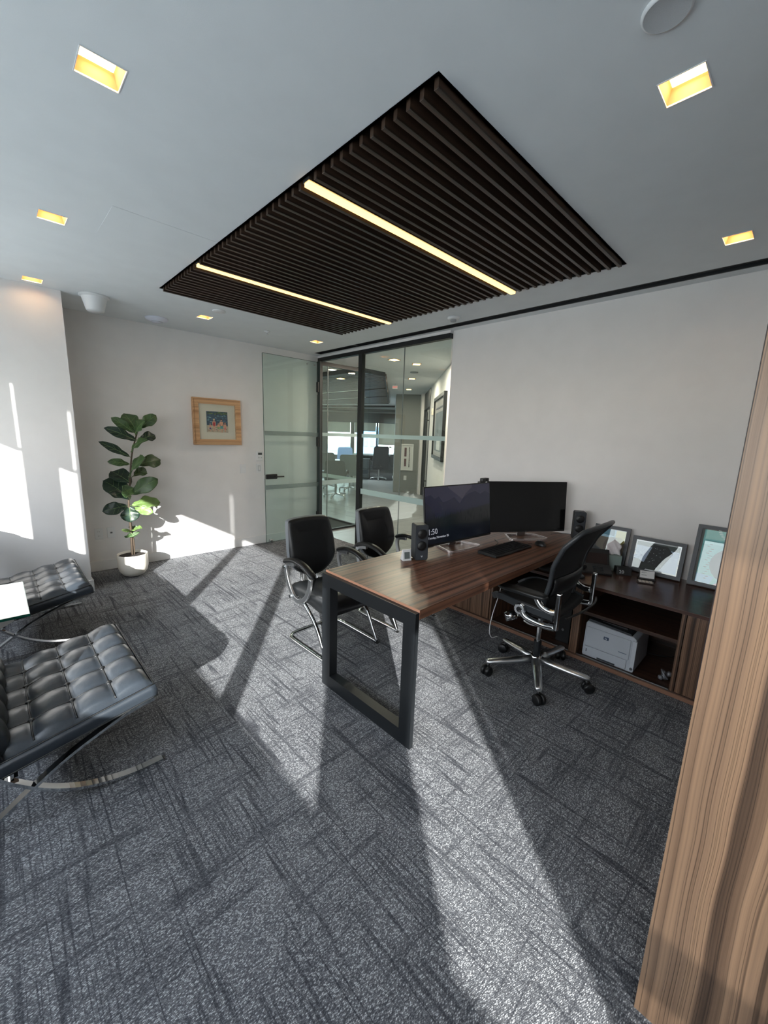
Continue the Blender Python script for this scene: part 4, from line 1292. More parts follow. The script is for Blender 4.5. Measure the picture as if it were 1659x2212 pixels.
# ---- things on the credenza
CT = 0.575
def lean_frame(label, y0, y1, hgt, polys, border=0.026, inner=None):
    """picture frame leaning on the right wall; a runs toward -y"""
    wd = y1 - y0
    root = thing('photo_frame', label, 'picture', (3.50, (y0 + y1) / 2, CT))
    lean = math.radians(12)
    def F(a, b_, d):   # a right (=-y), b up, d toward the viewer (-x)
        return Vector((b_ * math.sin(lean) - d * math.cos(lean), -a, b_ * math.cos(lean) + d * math.sin(lean) + 0.004))
    W2_, = (wd / 2,)
    for poly in ([(-W2_, 0), (-W2_ + border, border), (-W2_ + border, hgt - border), (-W2_, hgt)], [(W2_, 0), (W2_, hgt), (W2_ - border, hgt - border), (W2_ - border, border)],
                 [(-W2_, hgt), (-W2_ + border, hgt - border), (W2_ - border, hgt - border), (W2_, hgt)], [(-W2_, 0), (W2_, 0), (W2_ - border, border), (-W2_ + border, border)]):
        MB().prism(poly, 0, 0.018, f=F).build('frame_side', mat('slate_frame', (62, 66, 72), 0.45), root)
    MB().prism([(-W2_ + .01, .01), (W2_ - .01, .01), (W2_ - .01, hgt - .01), (-W2_ + .01, hgt - .01)], 0.0, 0.006, f=F).build('backing_board', BLACKP, root)
    pr = prints('photo_print', polys, lambda a, b_, d: F(a, b_, 0.007 + d), root, 0.00008)
    MB().prism([(-W2_ + border, border), (W2_ - border, border), (W2_ - border, hgt - border), (-W2_ + border, hgt - border)], 0.013, 0.014, f=F).build('frame_glass', PICGLASS, root)
    return root
bw = 0.026
w2 = 0.105
P = [([(-w2, bw), (w2, bw), (w2, .285), (-w2, .285)], (96, 84, 74)), ([(-w2, .22), (w2, .22), (w2, .285), (-w2, .285)], (150, 190, 214)),
     ([(-.06, .24), (.02, .235), (.02, .285), (-.06, .285)], (60, 120, 150)), ([(.03, .20), (.10, .19), (w2, .285), (.03, .285)], (196, 190, 120)),
     (oval(.02, .15, .07, .08), (64, 54, 48)), (oval(.06, .20, .035, .03), (150, 142, 76)), ([(.02, bw), (.09, bw), (.09, .12), (.02, .12)], (28, 66, 110)), ([(-w2, bw), (-.02, bw), (-.03, .10), (-w2, .14)], (38, 44, 52))]
lean_frame('dark framed portrait photo leaning on the wall behind the tissue box and phone', 0.86, 1.12, 0.315, P)
w2 = 0.1455
rnd = random.Random(9)
P = [([(-w2, bw), (w2, bw), (w2, .245), (-w2, .245)], (214, 216, 222)), ([(-w2 + .008, .035), (w2 - .008, .035), (w2 - .008, .236), (-w2 + .008, .236)], (168, 184, 212)),
     ([(-w2 + .008, .205), (w2 - .008, .200), (w2 - .008, .236), (-w2 + .008, .236)], (74, 82, 84)),
     ([(-.03, .225), (.06, .225), (.10, .18), (.03, .035), (-.09, .035), (-.07, .09)], (34, 36, 42)),
     (oval(-.12, .055, .045, .045, 14), (48, 56, 56)), (oval(-.08, .05, .03, .035, 12), (26, 30, 36)), ([(-.15, .035), (.02, .035), (-.02, .075), (-.12, .07)], (38, 44, 46))]
for k_ in range(46):
    P.append((oval(rnd.uniform(-.06, .05) + .0, rnd.uniform(.05, .215), .0018, .0022, 5), rnd.choice([(200, 206, 214), (120, 128, 138), (84, 90, 100)])))
for k_ in range(30):
    P.append((oval(rnd.choice([-1, 1]) * rnd.uniform(.09, .15), rnd.uniform(.10, .19), .008, .004, 6), rnd.choice([(186, 200, 224), (150, 168, 200)])))
lean_frame('slate framed landscape photo leaning on the wall behind the business cards', 0.492, 0.835, 0.272, P)
w2 = 0.16
P = [([(-w2, bw), (w2, bw), (w2, .40), (-w2, .40)], (92, 178, 182)), ([(-w2, .30), (w2, .30), (w2, .40), (-w2, .40)], (130, 200, 204)),
     (oval(.05, .17, .15, .13, 24), (54, 46, 50)), (oval(.05, .17, .12, .10, 24), (70, 58, 64)), (oval(.12, .30, .10, .02), (150, 158, 90)), ([(-.02, .285), (.16, .29), (.16, .315), (-.02, .31)], (34, 34, 34)),
     ([(-.06, bw), (w2, bw), (w2, .06), (.0, .075)], (196, 160, 176)), ([(-w2, bw), (-.08, bw), (-.06, .08), (-w2, .09)], (110, 170, 206))]
for k_ in range(16):
    a_ = k_ * .5
    P.append((oval(-.11 + .012 * math.sin(k_ * 2.1), .06 + k_ * .016, .010, .0025, 6), (34, 70, 74)))
for k_ in range(22):
    P.append((oval(.05 + rnd.uniform(-.08, .08), .17 + rnd.uniform(-.07, .07), .008, .008, 8), (96, 84, 96)))
for k_ in range(14):
    a_ = math.pi + k_ * .12
    P.append((oval(.12 + .20 * math.cos(a_), .42 + .12 * math.sin(a_), .012, .005, 6), (196, 226, 232)))
lean_frame('dark framed turquoise child drawing leaning on the wall at the right', 0.05, 0.452, 0.43, P)

ph = thing('desk_phone', 'black office telephone with a tilted screen on the credenza', 'telephone', (3.245, 0.99, CT), math.radians(-62))
MB().prism([(-.085, 0), (.09, 0), (.09, .045), (.02, .052), (-.085, .018)], -0.105, 0.105, f=lambda a, b_, d: (d, a, b_)).build('phone_body', BLACKP, ph, 0.004)
MB().prism([(.02, .045), (.052, .036), (.105, .150), (.085, .160)], -0.10, 0.10, f=lambda a, b_, d: (d, a, b_)).build('screen_housing', BLACKP, ph, 0.003)
MB().box((-.085, .0, 0), (.085, .002, .085), M=Matrix.Translation((0, .024, .056)) @ Matrix.Rotation(math.radians(-30), 4, 'X')).build('phone_screen', mat('brown_dark_screen', (44, 34, 32), 0.12), ph)
for r_ in range(4):
    for c_ in range(3):
        bx('key', (-.02 + c_ * .026, -.072 + r_ * .018, .0225 + r_ * .0058), (-.002 + c_ * .026, -.060 + r_ * .018, .027 + r_ * .0058), ELEC, ph)
MB().tube(spline([(-.085, -.07, .045), (-.085, 0, .058), (-.085, .08, .058)], 5), 0.018, 10).build('handset', BLACKP, ph)
tb = thing('tissue_box', 'tissue box with a white tissue standing up, behind the phone', 'tissue box', (3.41, 0.925, CT), math.radians(-60))
bx('carton', (-.055, -.04, 0), (.055, .04, .12), mat('grey_green_card', (120, 134, 130), 0.7), tb)
tis = MB()
tp = [[(-.05 + .1 * i / 8, .02 * math.sin(i * 1.4 + j) * (1 - j / 9), .115 + .125 * (j / 8) * (1 - .35 * abs(i - 4) / 4 * (j / 8))) for i in range(9)] for j in range(9)]
tis.add([p for r_ in tp for p in r_], [(a * 9 + k_, a * 9 + k_ + 1, (a + 1) * 9 + k_ + 1, (a + 1) * 9 + k_) for a in range(8) for k_ in range(8)], 0, True)
to = tis.build('tissue', mat('tissue_white', (222, 216, 218), 0.9), tb, recalc=False)
so = to.modifiers.new('thick', 'SOLIDIFY'); so.thickness = 0.0015
ct_ = thing('desk_calendar_clock', 'small black date clock showing 20 beside the phone', 'clock', (3.36, 0.83, CT), math.radians(-60))
MB().prism([(-.05, 0), (.05, 0), (.04, .05), (-.028, .056)], -0.05, 0.05, f=lambda a, b_, d: (d, a, b_)).build('clock_case', BLACKP, ct_, 0.003)
text_mesh('digits', '20', 0.034, mat('digit_white', (200, 204, 206), 0.5), basis((-.035, -.0468, .014), (1, 0, 0), (0, .37, .93), (0, -.93, .37)), ct_)
ch_ = thing('business_card_holder', 'black holder with a stack of white business cards before the landscape photo', 'card holder', (3.36, 0.67, CT), math.radians(-68))
MB().prism([(-.03, 0), (.04, 0), (.04, .010), (.01, .012), (.022, .040), (.016, .042), (-.002, .012), (-.03, .008)], -0.052, 0.052, f=lambda a, b_, d: (d, a, b_)).build('holder', BLACKP, ch_)
bc = MB().box((-.045, 0, 0), (.045, .010, .052), M=Matrix.Translation((0, -.012, .012)) @ Matrix.Rotation(math.radians(-18), 4, 'X')).build('business_cards', PAPER, ch_)
pc = MB()
for i, (a, l_) in enumerate(((.041, .03), (.036, .022), (.022, .03), (.017, .034))):
    pc.box((-.036, -.0008, a), (-.036 + l_, 0, a + .0018), M=Matrix.Translation((0, -.012, .012)) @ Matrix.Rotation(math.radians(-18), 4, 'X'))
pc.build('card_printing', mat('print_grey', (110, 112, 118), 0.6), bc)
kp = thing('small_keypad', 'small flat pad with pale tiles lying on the credenza before the business cards', 'keypad', (3.265, 0.655, CT), math.radians(-70))
MB().prism(rrect(0.105, 0.066, 0.012, 4), 0, 0.008).build('pad_body', mat('brown_black', (50, 40, 38), 0.4), kp, 0.002)
for i in range(4):
    bx('pad_tile', (-.042 + i * .022, -.022, .008), (-.024 + i * .022, .022, .011), mat('tile_beige', (190, 180, 170), 0.5), kp)

# printer on the lower shelf
pn = thing('printer', 'grey laser printer with a dark top in the open credenza bay', 'printer', (2.935, 0.742, 0.036))
PG = mat('printer_grey', (176, 182, 190), 0.5)
PD = mat('printer_dark', (48, 52, 58), 0.45)
b = MB().prism([(-.165, .012), (-.160, .0), (.160, .0), (.166, .012), (.160, .235), (.140, .250), (-.150, .262), (-.160, .245)], 0.0, 0.335, f=lambda a, b_, d: (d, -a, b_))
b.build('printer_body', PG, pn, 0.006, 3)
MB().prism([(-.158, .246), (.140, .236), (.120, .262), (-.145, .278)], 0.01, 0.33, f=lambda a, b_, d: (d, -a, b_)).build('top_cover', PD, pn, 0.003)
bx('paper_output', (0.05, -.09, .258), (0.26, .10, .276), BLACKP, pn, 0.003)
bx('front_door', (-0.008, -.130, .082), (0.002, .150, .225), PG, pn, 0.003)
bx('paper_tray', (-0.010, -.120, .010), (0.002, .150, .078), PG, pn, 0.003)
bx('tray_grip', (-0.0115, -.055, .010), (-0.009, .060, .022), PD, pn)
bx('side_trim', (-0.006, -.166, .010), (0.010, -.140, .225), mat('printer_light', (190, 195, 202), 0.45), pn, 0.002)
MB().cyl((-0.009, -.153, .030), 0.009, 0.004, 16, axis=0).build('power_button', STEEL, pn)
bx('tray_slot', (-0.0115, .132, .038), (-0.009, .137, .060), PD, pn)
bd = bx('maker_badge', (-0.0115, .002, .170), (-0.008, .034, .192), mat('badge_silver', (70, 86, 110), 0.3, metal=0.5), pn, 0.003)
text_mesh('badge_letters', 'hp', 0.017, mat('badge_text', (226, 230, 236), 0.4), basis((-0.0122, .027, .1765), (0, -1, 0), (0, 0, 1), (-1, 0, 0)), bd)
MB().box((-0.0088, -.115, .118), (-0.0078, -.065, .122)).build('model_lettering', mat('badge_silver', ), pn)
kn = thing('grey_tangle_toy', 'small tangled grey figure in the right corner of the printer bay', 'ornament', (3.02, 0.415, 0.036))
b = MB()
for k_, (c_, r_) in enumerate((((0, 0, .022), .022), ((-.02, .018, .016), .016), ((.012, -.018, .042), .018), ((-.012, .008, .052), .015))):
    b.lathe([(r_ * math.sin(math.pi * i / 8), -r_ * math.cos(math.pi * i / 8)) for i in range(9)], c_, 12)
b.build('figure_body', mat('pewter', (120, 122, 128), 0.35, metal=0.4), kn)
MB().tube(spline([(-.02, -.02, .02), (-.03, .0, .045), (-.01, .02, .065), (.015, .01, .05)], 5), .006, 8).build('figure_trunk', mat('pewter'), kn)
cable('printer_cable', 'black cable lying behind the printer in the credenza bay', [(3.28, 0.70, 0.05), (3.32, 0.58, 0.041), (3.36, 0.48, 0.041), (3.42, 0.42, 0.06), (3.5, 0.40, 0.2)], 0.004, BLACKP)
pd = thing('desktop_computer', 'black computer tower standing in the dark bay of the credenza beside the printer bay', 'computer', (3.0, 1.03, 0.036))
bx('tower_case', (0, 0, 0), (0.34, 0.10, 0.29), BLACKP, pd, 0.003)
MB().cyl((-0.002, 0.05, 0.10), 0.009, 0.005, 16, axis=0).build('tower_button', STEEL, pd)

# ---- office chair (faces +y)
oc = thing('office_chair', 'black mesh office chair with polished aluminium frame on five castors at the desk', 'office chair', (2.47, 1.037, 0))
OC = Vector((2.47, 1.037, 0))
tips = [(2.226, 1.256), (2.584, 1.331), (2.19, 0.881), (2.54, 0.722), (2.803, 0.996)]
MB().lathe([(0, 0.085), (0.036, 0.087), (0.042, 0.10), (0.036, 0.145), (0.030, 0.150), (0, 0.150)], n=24).build('hub', CHROME, oc)
MB().lathe([(0, 0.14), (0.024, 0.14), (0.024, 0.25), (0, 0.25)], n=20, smooth=False).build('gas_lift_sleeve', BLACKM, oc)
MB().lathe([(0, 0.24), (0.0145, 0.24), (0.0145, 0.46), (0, 0.46)], n=20, smooth=False).build('gas_lift_rod', CHROME, oc)
for (tx, ty) in tips:
    t_ = Vector((tx, ty, 0)) - OC
    d_ = t_.normalized()
    sd = Vector((-d_.y, d_.x, 0))
    L0 = t_.length
    b = MB()
    ringsL = []
    for s_, wd, hh, z in ((0.03, .030, .026, .118), (0.12, .028, .022, .112), (0.20, .026, .019, .104), (L0 - .012, .023, .016, .097), (L0 + .006, .015, .010, .095)):
        c_ = d_ * s_ + Vector((0, 0, z))
        ringsL.append([c_ + sd * wd * math.cos(a_) + Vector((0, 0, 1)) * hh * math.sin(a_) for a_ in [2 * math.pi * k_ / 14 for k_ in range(14)]])
    b.add([p for r_ in ringsL for p in r_], [(a * 14 + k_, a * 14 + (k_ + 1) % 14, (a + 1) * 14 + (k_ + 1) % 14, (a + 1) * 14 + k_) for a in range(4) for k_ in range(14)], 0, True)
    b.add(ringsL[0], [tuple(range(14))[::-1]])
    b.add(ringsL[-1], [tuple(range(14))])
    lg = b.build('base_leg', ALU, oc)
    cb = MB()
    cp = d_ * (L0 - 0.010)
    rz_ = math.atan2(d_.y, d_.x) + 0.6
    Rm = Matrix.Translation((cp.x, cp.y, 0.0)) @ Matrix.Rotation(rz_, 4, 'Z')
    for s_ in (-1, 1):
        cb.lathe([(0, -0.009), (0.028, -0.012), (0.033, -0.007), (0.033, 0.007), (0.028, 0.012), (0, 0.011)], (0, 0, 0), 22, axis=1, M=Rm @ Matrix.Translation((0.012, 0, 0.033)) @ Matrix.Translation((0, 0, 0)) @ Matrix.Rotation(0, 4, 'Z') @ Matrix.Translation((0, s_ * 0.018, 0)))
    cb.lathe([(0, 0.045), (0.010, 0.045), (0.010, 0.088), (0, 0.088)], (0, 0, 0), 12, M=Rm)
    cb.box((-0.012, -0.006, 0.03), (0.03, 0.006, 0.058), M=Rm)
    cb.build('caster', BLACKP, lg)
def oL(x, y, z): return (x - OC.x, y - OC.y, z)
MB().box(oL(2.40, 0.93, 0.43), oL(2.54, 1.12, 0.47)).build('tilt_mechanism', BLACKM, oc, 0.01, 2)
# seat pan and cushion mesh
NX, NY = 20, 20
def seat_pt(u_, v_, dz=0.0):     # u across -1..1, v back->front 0..1
    wd = 0.225 + 0.03 * math.sin(math.pi * min(1, v_ * 1.1)) - (0.05 * max(0, v_ - .85) / .15)
    y = 0.87 + 0.445 * v_ - 0.02 * u_ * u_ * v_
    z = 0.545 + 0.035 * math.sin(v_ * math.pi * 0.75) - 0.045 * max(0, v_ - 0.75) / .25 * max(0, v_ - .75) / .25 * 1.0
    z += 0.018 * u_ * u_ - 0.012
    return Vector(oL(2.48 + wd * u_, y, z + dz))
b = MB()
V_ = [seat_pt(-1 + 2 * i / NX, j / NY) for i in range(NX + 1) for j in range(NY + 1)]
Vb = [seat_pt((-1 + 2 * i / NX) * .98, j / NY, -0.03) for i in range(NX + 1) for j in range(NY + 1)]
w1 = NY + 1
b.add(V_, [(i * w1 + j, (i + 1) * w1 + j, (i + 1) * w1 + j + 1, i * w1 + j + 1) for i in range(NX) for j in range(NY)], 0, True)
b.add(Vb, [(i * w1 + j, i * w1 + j + 1, (i + 1) * w1 + j + 1, (i + 1) * w1 + j) for i in range(NX) for j in range(NY)], 0, True)
per = [i * w1 for i in range(NX)] + [NX * w1 + j for j in range(NY)] + [(NX - i) * w1 + NY for i in range(NX)] + [NY - j for j in range(NY)]
n_ = len(per)
b.add([V_[k_] for k_ in per] + [Vb[k_] for k_ in per], [(k_, n_ + k_, n_ + (k_ + 1) % n_, (k_ + 1) % n_) for k_ in range(n_)], 0, True)
b.build('seat', MESHM, oc)
for s_ in (-1, 1):
    pts = [seat_pt(s_, j / 12, -0.004 - 0.016 * math.sin(math.pi * (1 - j / 12) * .8)) for j in range(13)]
    MB().tube(pts, 0, flat=(0.012, 0.022, (1, 0, 0))).build('seat_rail', mat('graphite_plastic', (44, 48, 52), 0.4), oc, 0.004)
fr_pts = [seat_pt(-1 + 2 * i / 12, 1.0, -0.008) for i in range(13)]
MB().tube(fr_pts, 0.010, 8).build('seat_front_edge', mat('graphite_plastic'), oc)
# backrest
def back_pt(u_, t_):
    z = 0.475 + 0.615 * t_
    yy = [(0.0, 0.925), (0.2, 0.905), (0.4, 0.880), (0.62, 0.862), (0.82, 0.812), (1.0, 0.728)]
    for (a, ya), (c, yc) in zip(yy, yy[1:]):
        if t_ <= c:
            y = ya + (yc - ya) * (t_ - a) / (c - a)
            break
    ws = [(0.0, 0.15), (0.12, 0.215), (0.3, 0.235), (0.45, 0.232), (0.65, 0.252), (0.85, 0.268), (0.95, 0.262), (1.0, 0.235)]
    for (a, ya), (c, yc) in zip(ws, ws[1:]):
        if t_ <= c:
            wd = ya + (yc - ya) * (t_ - a) / (c - a)
            break
    y += 0.035 * u_ * u_ 
    z -= 0.02 * u_ * u_ * t_
    return Vector(oL(2.48 + wd * u_, y, z))
b = MB()
NX, NY = 16, 26
V_ = [back_pt(-1 + 2 * i / NX, j / NY) for i in range(NX + 1) for j in range(NY + 1)]
w1 = NY + 1
b.add(V_, [(i * w1 + j, (i + 1) * w1 + j, (i + 1) * w1 + j + 1, i * w1 + j + 1) for i in range(NX) for j in range(NY)], 0, True)
bm_o = b.build('back_mesh', MESHM, oc, recalc=False)
so = bm_o.modifiers.new('thick', 'SOLIDIFY'); so.thickness = 0.006
loop = [back_pt(-1, j / 24) for j in range(25)] + [back_pt(-1 + 2 * i / 12, 1) for i in range(1, 13)] + [back_pt(1, 1 - j / 24) for j in range(1, 25)] + [back_pt(1 - 2 * i / 12, 0) for i in range(1, 13)]
MB().tube(loop, 0.0135, 10, caps=False).build('back_frame', mat('graphite_plastic'), oc)
lum = MB()
lv = [back_pt(-.9 + 1.8 * i / 10, 0.28 + 0.20 * j / 4) + Vector((0, -0.018 + 0.002 * (j - 2) ** 2, 0)) for i in range(11) for j in range(5)]
lum.add(lv, [(i * 5 + j, (i + 1) * 5 + j, (i + 1) * 5 + j + 1, i * 5 + j + 1) for i in range(10) for j in range(4)], 0, True)
lo_ = lum.build('lumbar_pad', BLACKP, oc, recalc=False)
so = lo_.modifiers.new('thick', 'SOLIDIFY'); so.thickness = 0.012
for s_ in (-1, 1):
    xa = 2.48 + s_ * 0.275
    def q(x_off, y, z): return oL(xa + s_ * x_off, y, z)
    MB().box(q(-0.014 if s_ > 0 else 0.014, 0.820, 0.488), q(0.014 if s_ > 0 else -0.014, 0.848, 0.712)).build('back_post', CHROME, oc, 0.008, 3)
    MB().box(q(0.0145 if s_ > 0 else 0.0145, 0.828, 0.53), q(0.016, 0.840, 0.69)).build('post_slot', BLACKP, oc)
    MB().tube(spline([q(0, 0.838, 0.500), q(.0, 0.90, 0.492), q(.002, 0.97, 0.498), q(.004, 1.02, 0.512), q(.005, 1.048, 0.542)], 6), [0.019] * 24 + [0.023], 12).build('side_link', CHROME, oc)
    pv = MB().cyl(q(.008, 1.052, 0.548), 0.034, 0.026, 22, axis=0).build('pivot_plate', CHROME, oc, 0.004)
    MB().cyl(q(.022, 1.052, 0.548), 0.016, 0.006, 18, axis=0).build('pivot_cap', BLACKP, pv)
    MB().tube(spline([q(-.005, 0.845, 0.592), q(.0, 0.88, 0.588), q(.0, 0.925, 0.602), q(0, 0.955, 0.632), q(0, 0.962, 0.650)], 6), [0.020] * 6 + [0.019] * 18 + [0.018], 12).build('arm_bracket', CHROME, oc)
    pad = MB()
    outl = [(0.045 * math.cos(a_) * (0.9 if math.sin(a_) > 0 else 1), 0.155 * math.sin(a_)) for a_ in [2 * math.pi * k_ / 28 for k_ in range(28)]]
    outl = [(math.copysign(abs(x / .045) ** .6 * .045, x), math.copysign(abs(y / .155) ** .75 * .155, y)) for x, y in outl]
    ringsP = []
    for (sc, z) in ((0.90, 0.648), (1.0, 0.654), (1.0, 0.664), (0.93, 0.672), (0.6, 0.675)):
        ringsP.append([Vector(q(0, 1.050, 0)) + Vector((x * sc, y * sc, z - 0.05 * max(0, y) ** 2 / .155)) for x, y in outl])
    pad.add([p for r_ in ringsP for p in r_], [(a * 28 + k_, a * 28 + (k_ + 1) % 28, (a + 1) * 28 + (k_ + 1) % 28, (a + 1) * 28 + k_) for a in range(4) for k_ in range(28)], 0, True)
    pad.add(ringsP[0], [tuple(range(28))[::-1]])
    pad.add(ringsP[-1], [tuple(range(28))])
    pad.build('arm_pad', LEATHER, oc)
MB().tube([oL(2.25, 1.10, 0.478), oL(2.205, 1.145, 0.460)], 0.029, 14).build('tilt_knob', CHROME, oc)
MB().tube([oL(2.44, 1.06, 0.455), oL(2.30, 1.09, 0.475), oL(2.25, 1.10, 0.48)], 0.017, 12).build('knob_arm', CHROME, oc)
MB().tube(spline([oL(2.28, 1.06, 0.445), oL(2.30, 1.02, 0.425), oL(2.34, 0.96, 0.425), oL(2.36, 0.93, 0.445)], 6), 0.007, 8).build('tension_lever', ALU, oc)
MB().tube([oL(2.235, 1.05, 0.52), oL(2.725, 1.05, 0.52)], 0.016, 12).build('cross_axle', BLACKM, oc)
MB().tube(spline([oL(2.235, 0.80, 0.56), oL(2.36, 0.765, 0.575), oL(2.48, 0.755, 0.58), oL(2.60, 0.765, 0.575), oL(2.725, 0.80, 0.56)], 6), 0.007, 8).build('back_yoke', BLACKP, oc)

# ================================================================== THE CORRIDOR AND OPEN OFFICE BEYOND THE GLASS
HA = math.radians(44.6)
UU = Vector((math.sin(HA), math.cos(HA), 0))
VV = Vector((math.cos(HA), -math.sin(HA), 0))
def hp(u_, v_, z=0.0): return UU * u_ + VV * v_ + Vector((0, 0, z))
def hbox(b, u0, u1, v0, v1, z0, z1, mi=0):
    p = [hp(u0, v0, z0), hp(u1, v0, z0), hp(u1, v1, z0), hp(u0, v1, z0), hp(u0, v0, z1), hp(u1, v0, z1), hp(u1, v1, z1), hp(u0, v1, z1)]
    b.add(p, [(0, 1, 2, 3), (4, 7, 6, 5), (0, 4, 5, 1), (1, 5, 6, 2), (2, 6, 7, 3), (3, 7, 4, 0)], mi)
    return b
def hb(name, u0, u1, v0, v1, z0, z1, m, parent=None, bevel=0.0):
    return hbox(MB(), u0, u1, v0, v1, z0, z1).build(name, m, parent, bevel)

STONE = mat('grey_stone_tile', (132, 134, 134), 0.28, var=0.12, vscale=3.0, bump=0.1, bscale=30)
GROUT = mat('tile_grout', (92, 94, 94), 0.9)
hf = MB()
hf.add([(XR - 0.01, 1.0, -0.004), (22, 1.0, -0.004), (22, 24, -0.004), (XR - 0.01, 24, -0.004)], [(0, 1, 2, 3)])
hfo = tag(hf.build('floor_corridor', GROUT, recalc=False), 'grey stone tile floor of the corridor', kind='structure')
TS = 0.61
tile0 = None
xs0 = XR - 0.01
i = 0
for ix in range(16):
    for iy in range(22):
        cx, cy = xs0 + (ix + .5) * TS, 1.9 + (iy + .5) * TS
        c_ = Vector((cx, cy, 0))
        u_, v_ = c_.dot(UU), c_.dot(VV)
        if not (4.0 < u_ < 14.2 and -3.3 < v_ < 1.3):
            continue
        if tile0 is None:
            tile0 = MB().box((-TS / 2 + .002, -TS / 2 + .002, -0.012), (TS / 2 - .002, TS / 2 - .002, 0.0)).build('floor_tile', STONE, hfo)
            q = tile0
        else:
            q = tile0.copy()
            COL.objects.link(q)
            q.parent = hfo
        q.location = (cx, cy, 0)
tag(hb('carpet_far', 14.0, 22.0, -6, 3, -0.003, 0.001, CARPETD), 'dark carpet of the far open office', kind='structure')

hc = MB()
hc.add([(XR + 0.02, 1.0, CZ + .001), (22, 1.0, CZ + .001), (22, 24, CZ + .001), (XR + 0.02, 24, CZ + .001)], [(0, 3, 2, 1)])
hc.add([(XR + 0.02, 1.0, CZ + .2), (22, 1.0, CZ + .2), (22, 24, CZ + .2), (XR + 0.02, 24, CZ + .2)], [(0, 3, 2, 1)])
tag(hc.build('ceiling_corridor', CEIL, recalc=False), 'white corridor ceiling with square lights', kind='structure')

HG = mat('grey_feature_paint', (124, 128, 126), 0.7)
tag(hb('wall_corridor_right', 4.36, 9.30, 0.90, 1.02, 0, CZ, WALL), 'white corridor wall with a tall black framed picture', kind='structure')
tag(hb('wall_corridor_end', 10.85, 12.4, 0.82, 1.02, 0, CZ, WALL), 'narrow white return wall beside the corridor door', kind='structure')
tag(hb('wall_corridor_grey', 11.2, 12.4, 0.16, 0.82, 0, CZ, HG), 'grey painted wall block at the end of the corridor', kind='structure')
tag(hb('wall_far_right', 12.4, 22.0, 0.95, 1.05, 0, CZ, WALL), 'side wall of the far open office', kind='structure')
tag(hb('wall_far_left', 9.0, 22.0, -5.6, -5.5, 0, CZ, WALL), 'left side wall of the far open office', kind='structure')
tag(bx('wall_neighbour', (XR + 0.0, YB + 0.12, 0), (XR + 0.05, 14.0, CZ), WALL), 'wall at the far side of the neighbouring glass room', kind='structure')
tag(hb('baseboard_corridor', 11.185, 11.2, 0.16, 0.82, 0, 0.11, HG), 'grey baseboard of the corridor wall block', kind='structure')
tag(hb('baseboard_corridor_right', 4.36, 9.30, 0.888, 0.90, 0, 0.11, TRIMW), 'white baseboard of the corridor wall', kind='structure')

# far window wall
fw_ = MB()
hbox(fw_, 22, 22.2, -6, 3, 0, 0.42)
hbox(fw_, 21.6, 22.2, -6, 3, 2.16, CZ)
for a, c in ((-6, -5.2), (-3.62, -3.34 + 0.0), (-2.07, -1.87), (-1.62, -1.43), (-0.70, -0.60), (1.0, 3)):
    hbox(fw_, 22, 22.2, a, c, 0.42, 2.16)
tag(fw_.build('wall_far_windows', mat('far_wall_grey', (150, 160, 164), 0.7)), 'far window wall with piers and bulkhead', kind='structure')
for kk_, (a, c, zb_) in enumerate(((-5.2, -3.62, 1.66), (-3.34, -2.07, 1.66), (-1.87, -1.62, 1.66), (-1.43, -0.70, 1.76), (-0.60, 1.0, 1.06))):
    r_ = thing('window_%d' % (8 + kk_), None, None, hp(22, (a + c) / 2, 0), kind='structure')
    o_ = hb('roller_shade', 21.97, 21.975, a + .02, c - .02, zb_, 2.16, BLIND)
    o_.parent = r_; o_.matrix_parent_inverse = Matrix.Translation(-r_.location)
    o_ = hb('shade_bar', 21.96, 21.985, a + .02, c - .02, zb_ - 0.03, zb_, STEEL)
    o_.parent = r_; o_.matrix_parent_inverse = Matrix.Translation(-r_.location)
    o_ = hb('window_glass', 22.1, 22.11, a, c, 0.42, 2.16, GLASS)
    o_.parent = r_; o_.matrix_parent_inverse = Matrix.Translation(-r_.location)
tag(hb('ceiling_beam', 18.0, 18.6, -6, 1, 2.56, CZ, HG), 'grey bulkhead across the far ceiling', kind='structure')

tr_ = thing('corridor_head_track', 'thin black metal track across the far ceiling behind the slat panel', 'ceiling track', (0, 0, 0))
b = MB()
b.tube([(9.65, 13.7, 2.60), (10.2, 12.4, 2.60), (10.97, 10.88, 2.60)], 0, flat=(0.03, 0.035, (0, 0, 1)))
b.build('track_bar', BLACKM, tr_)

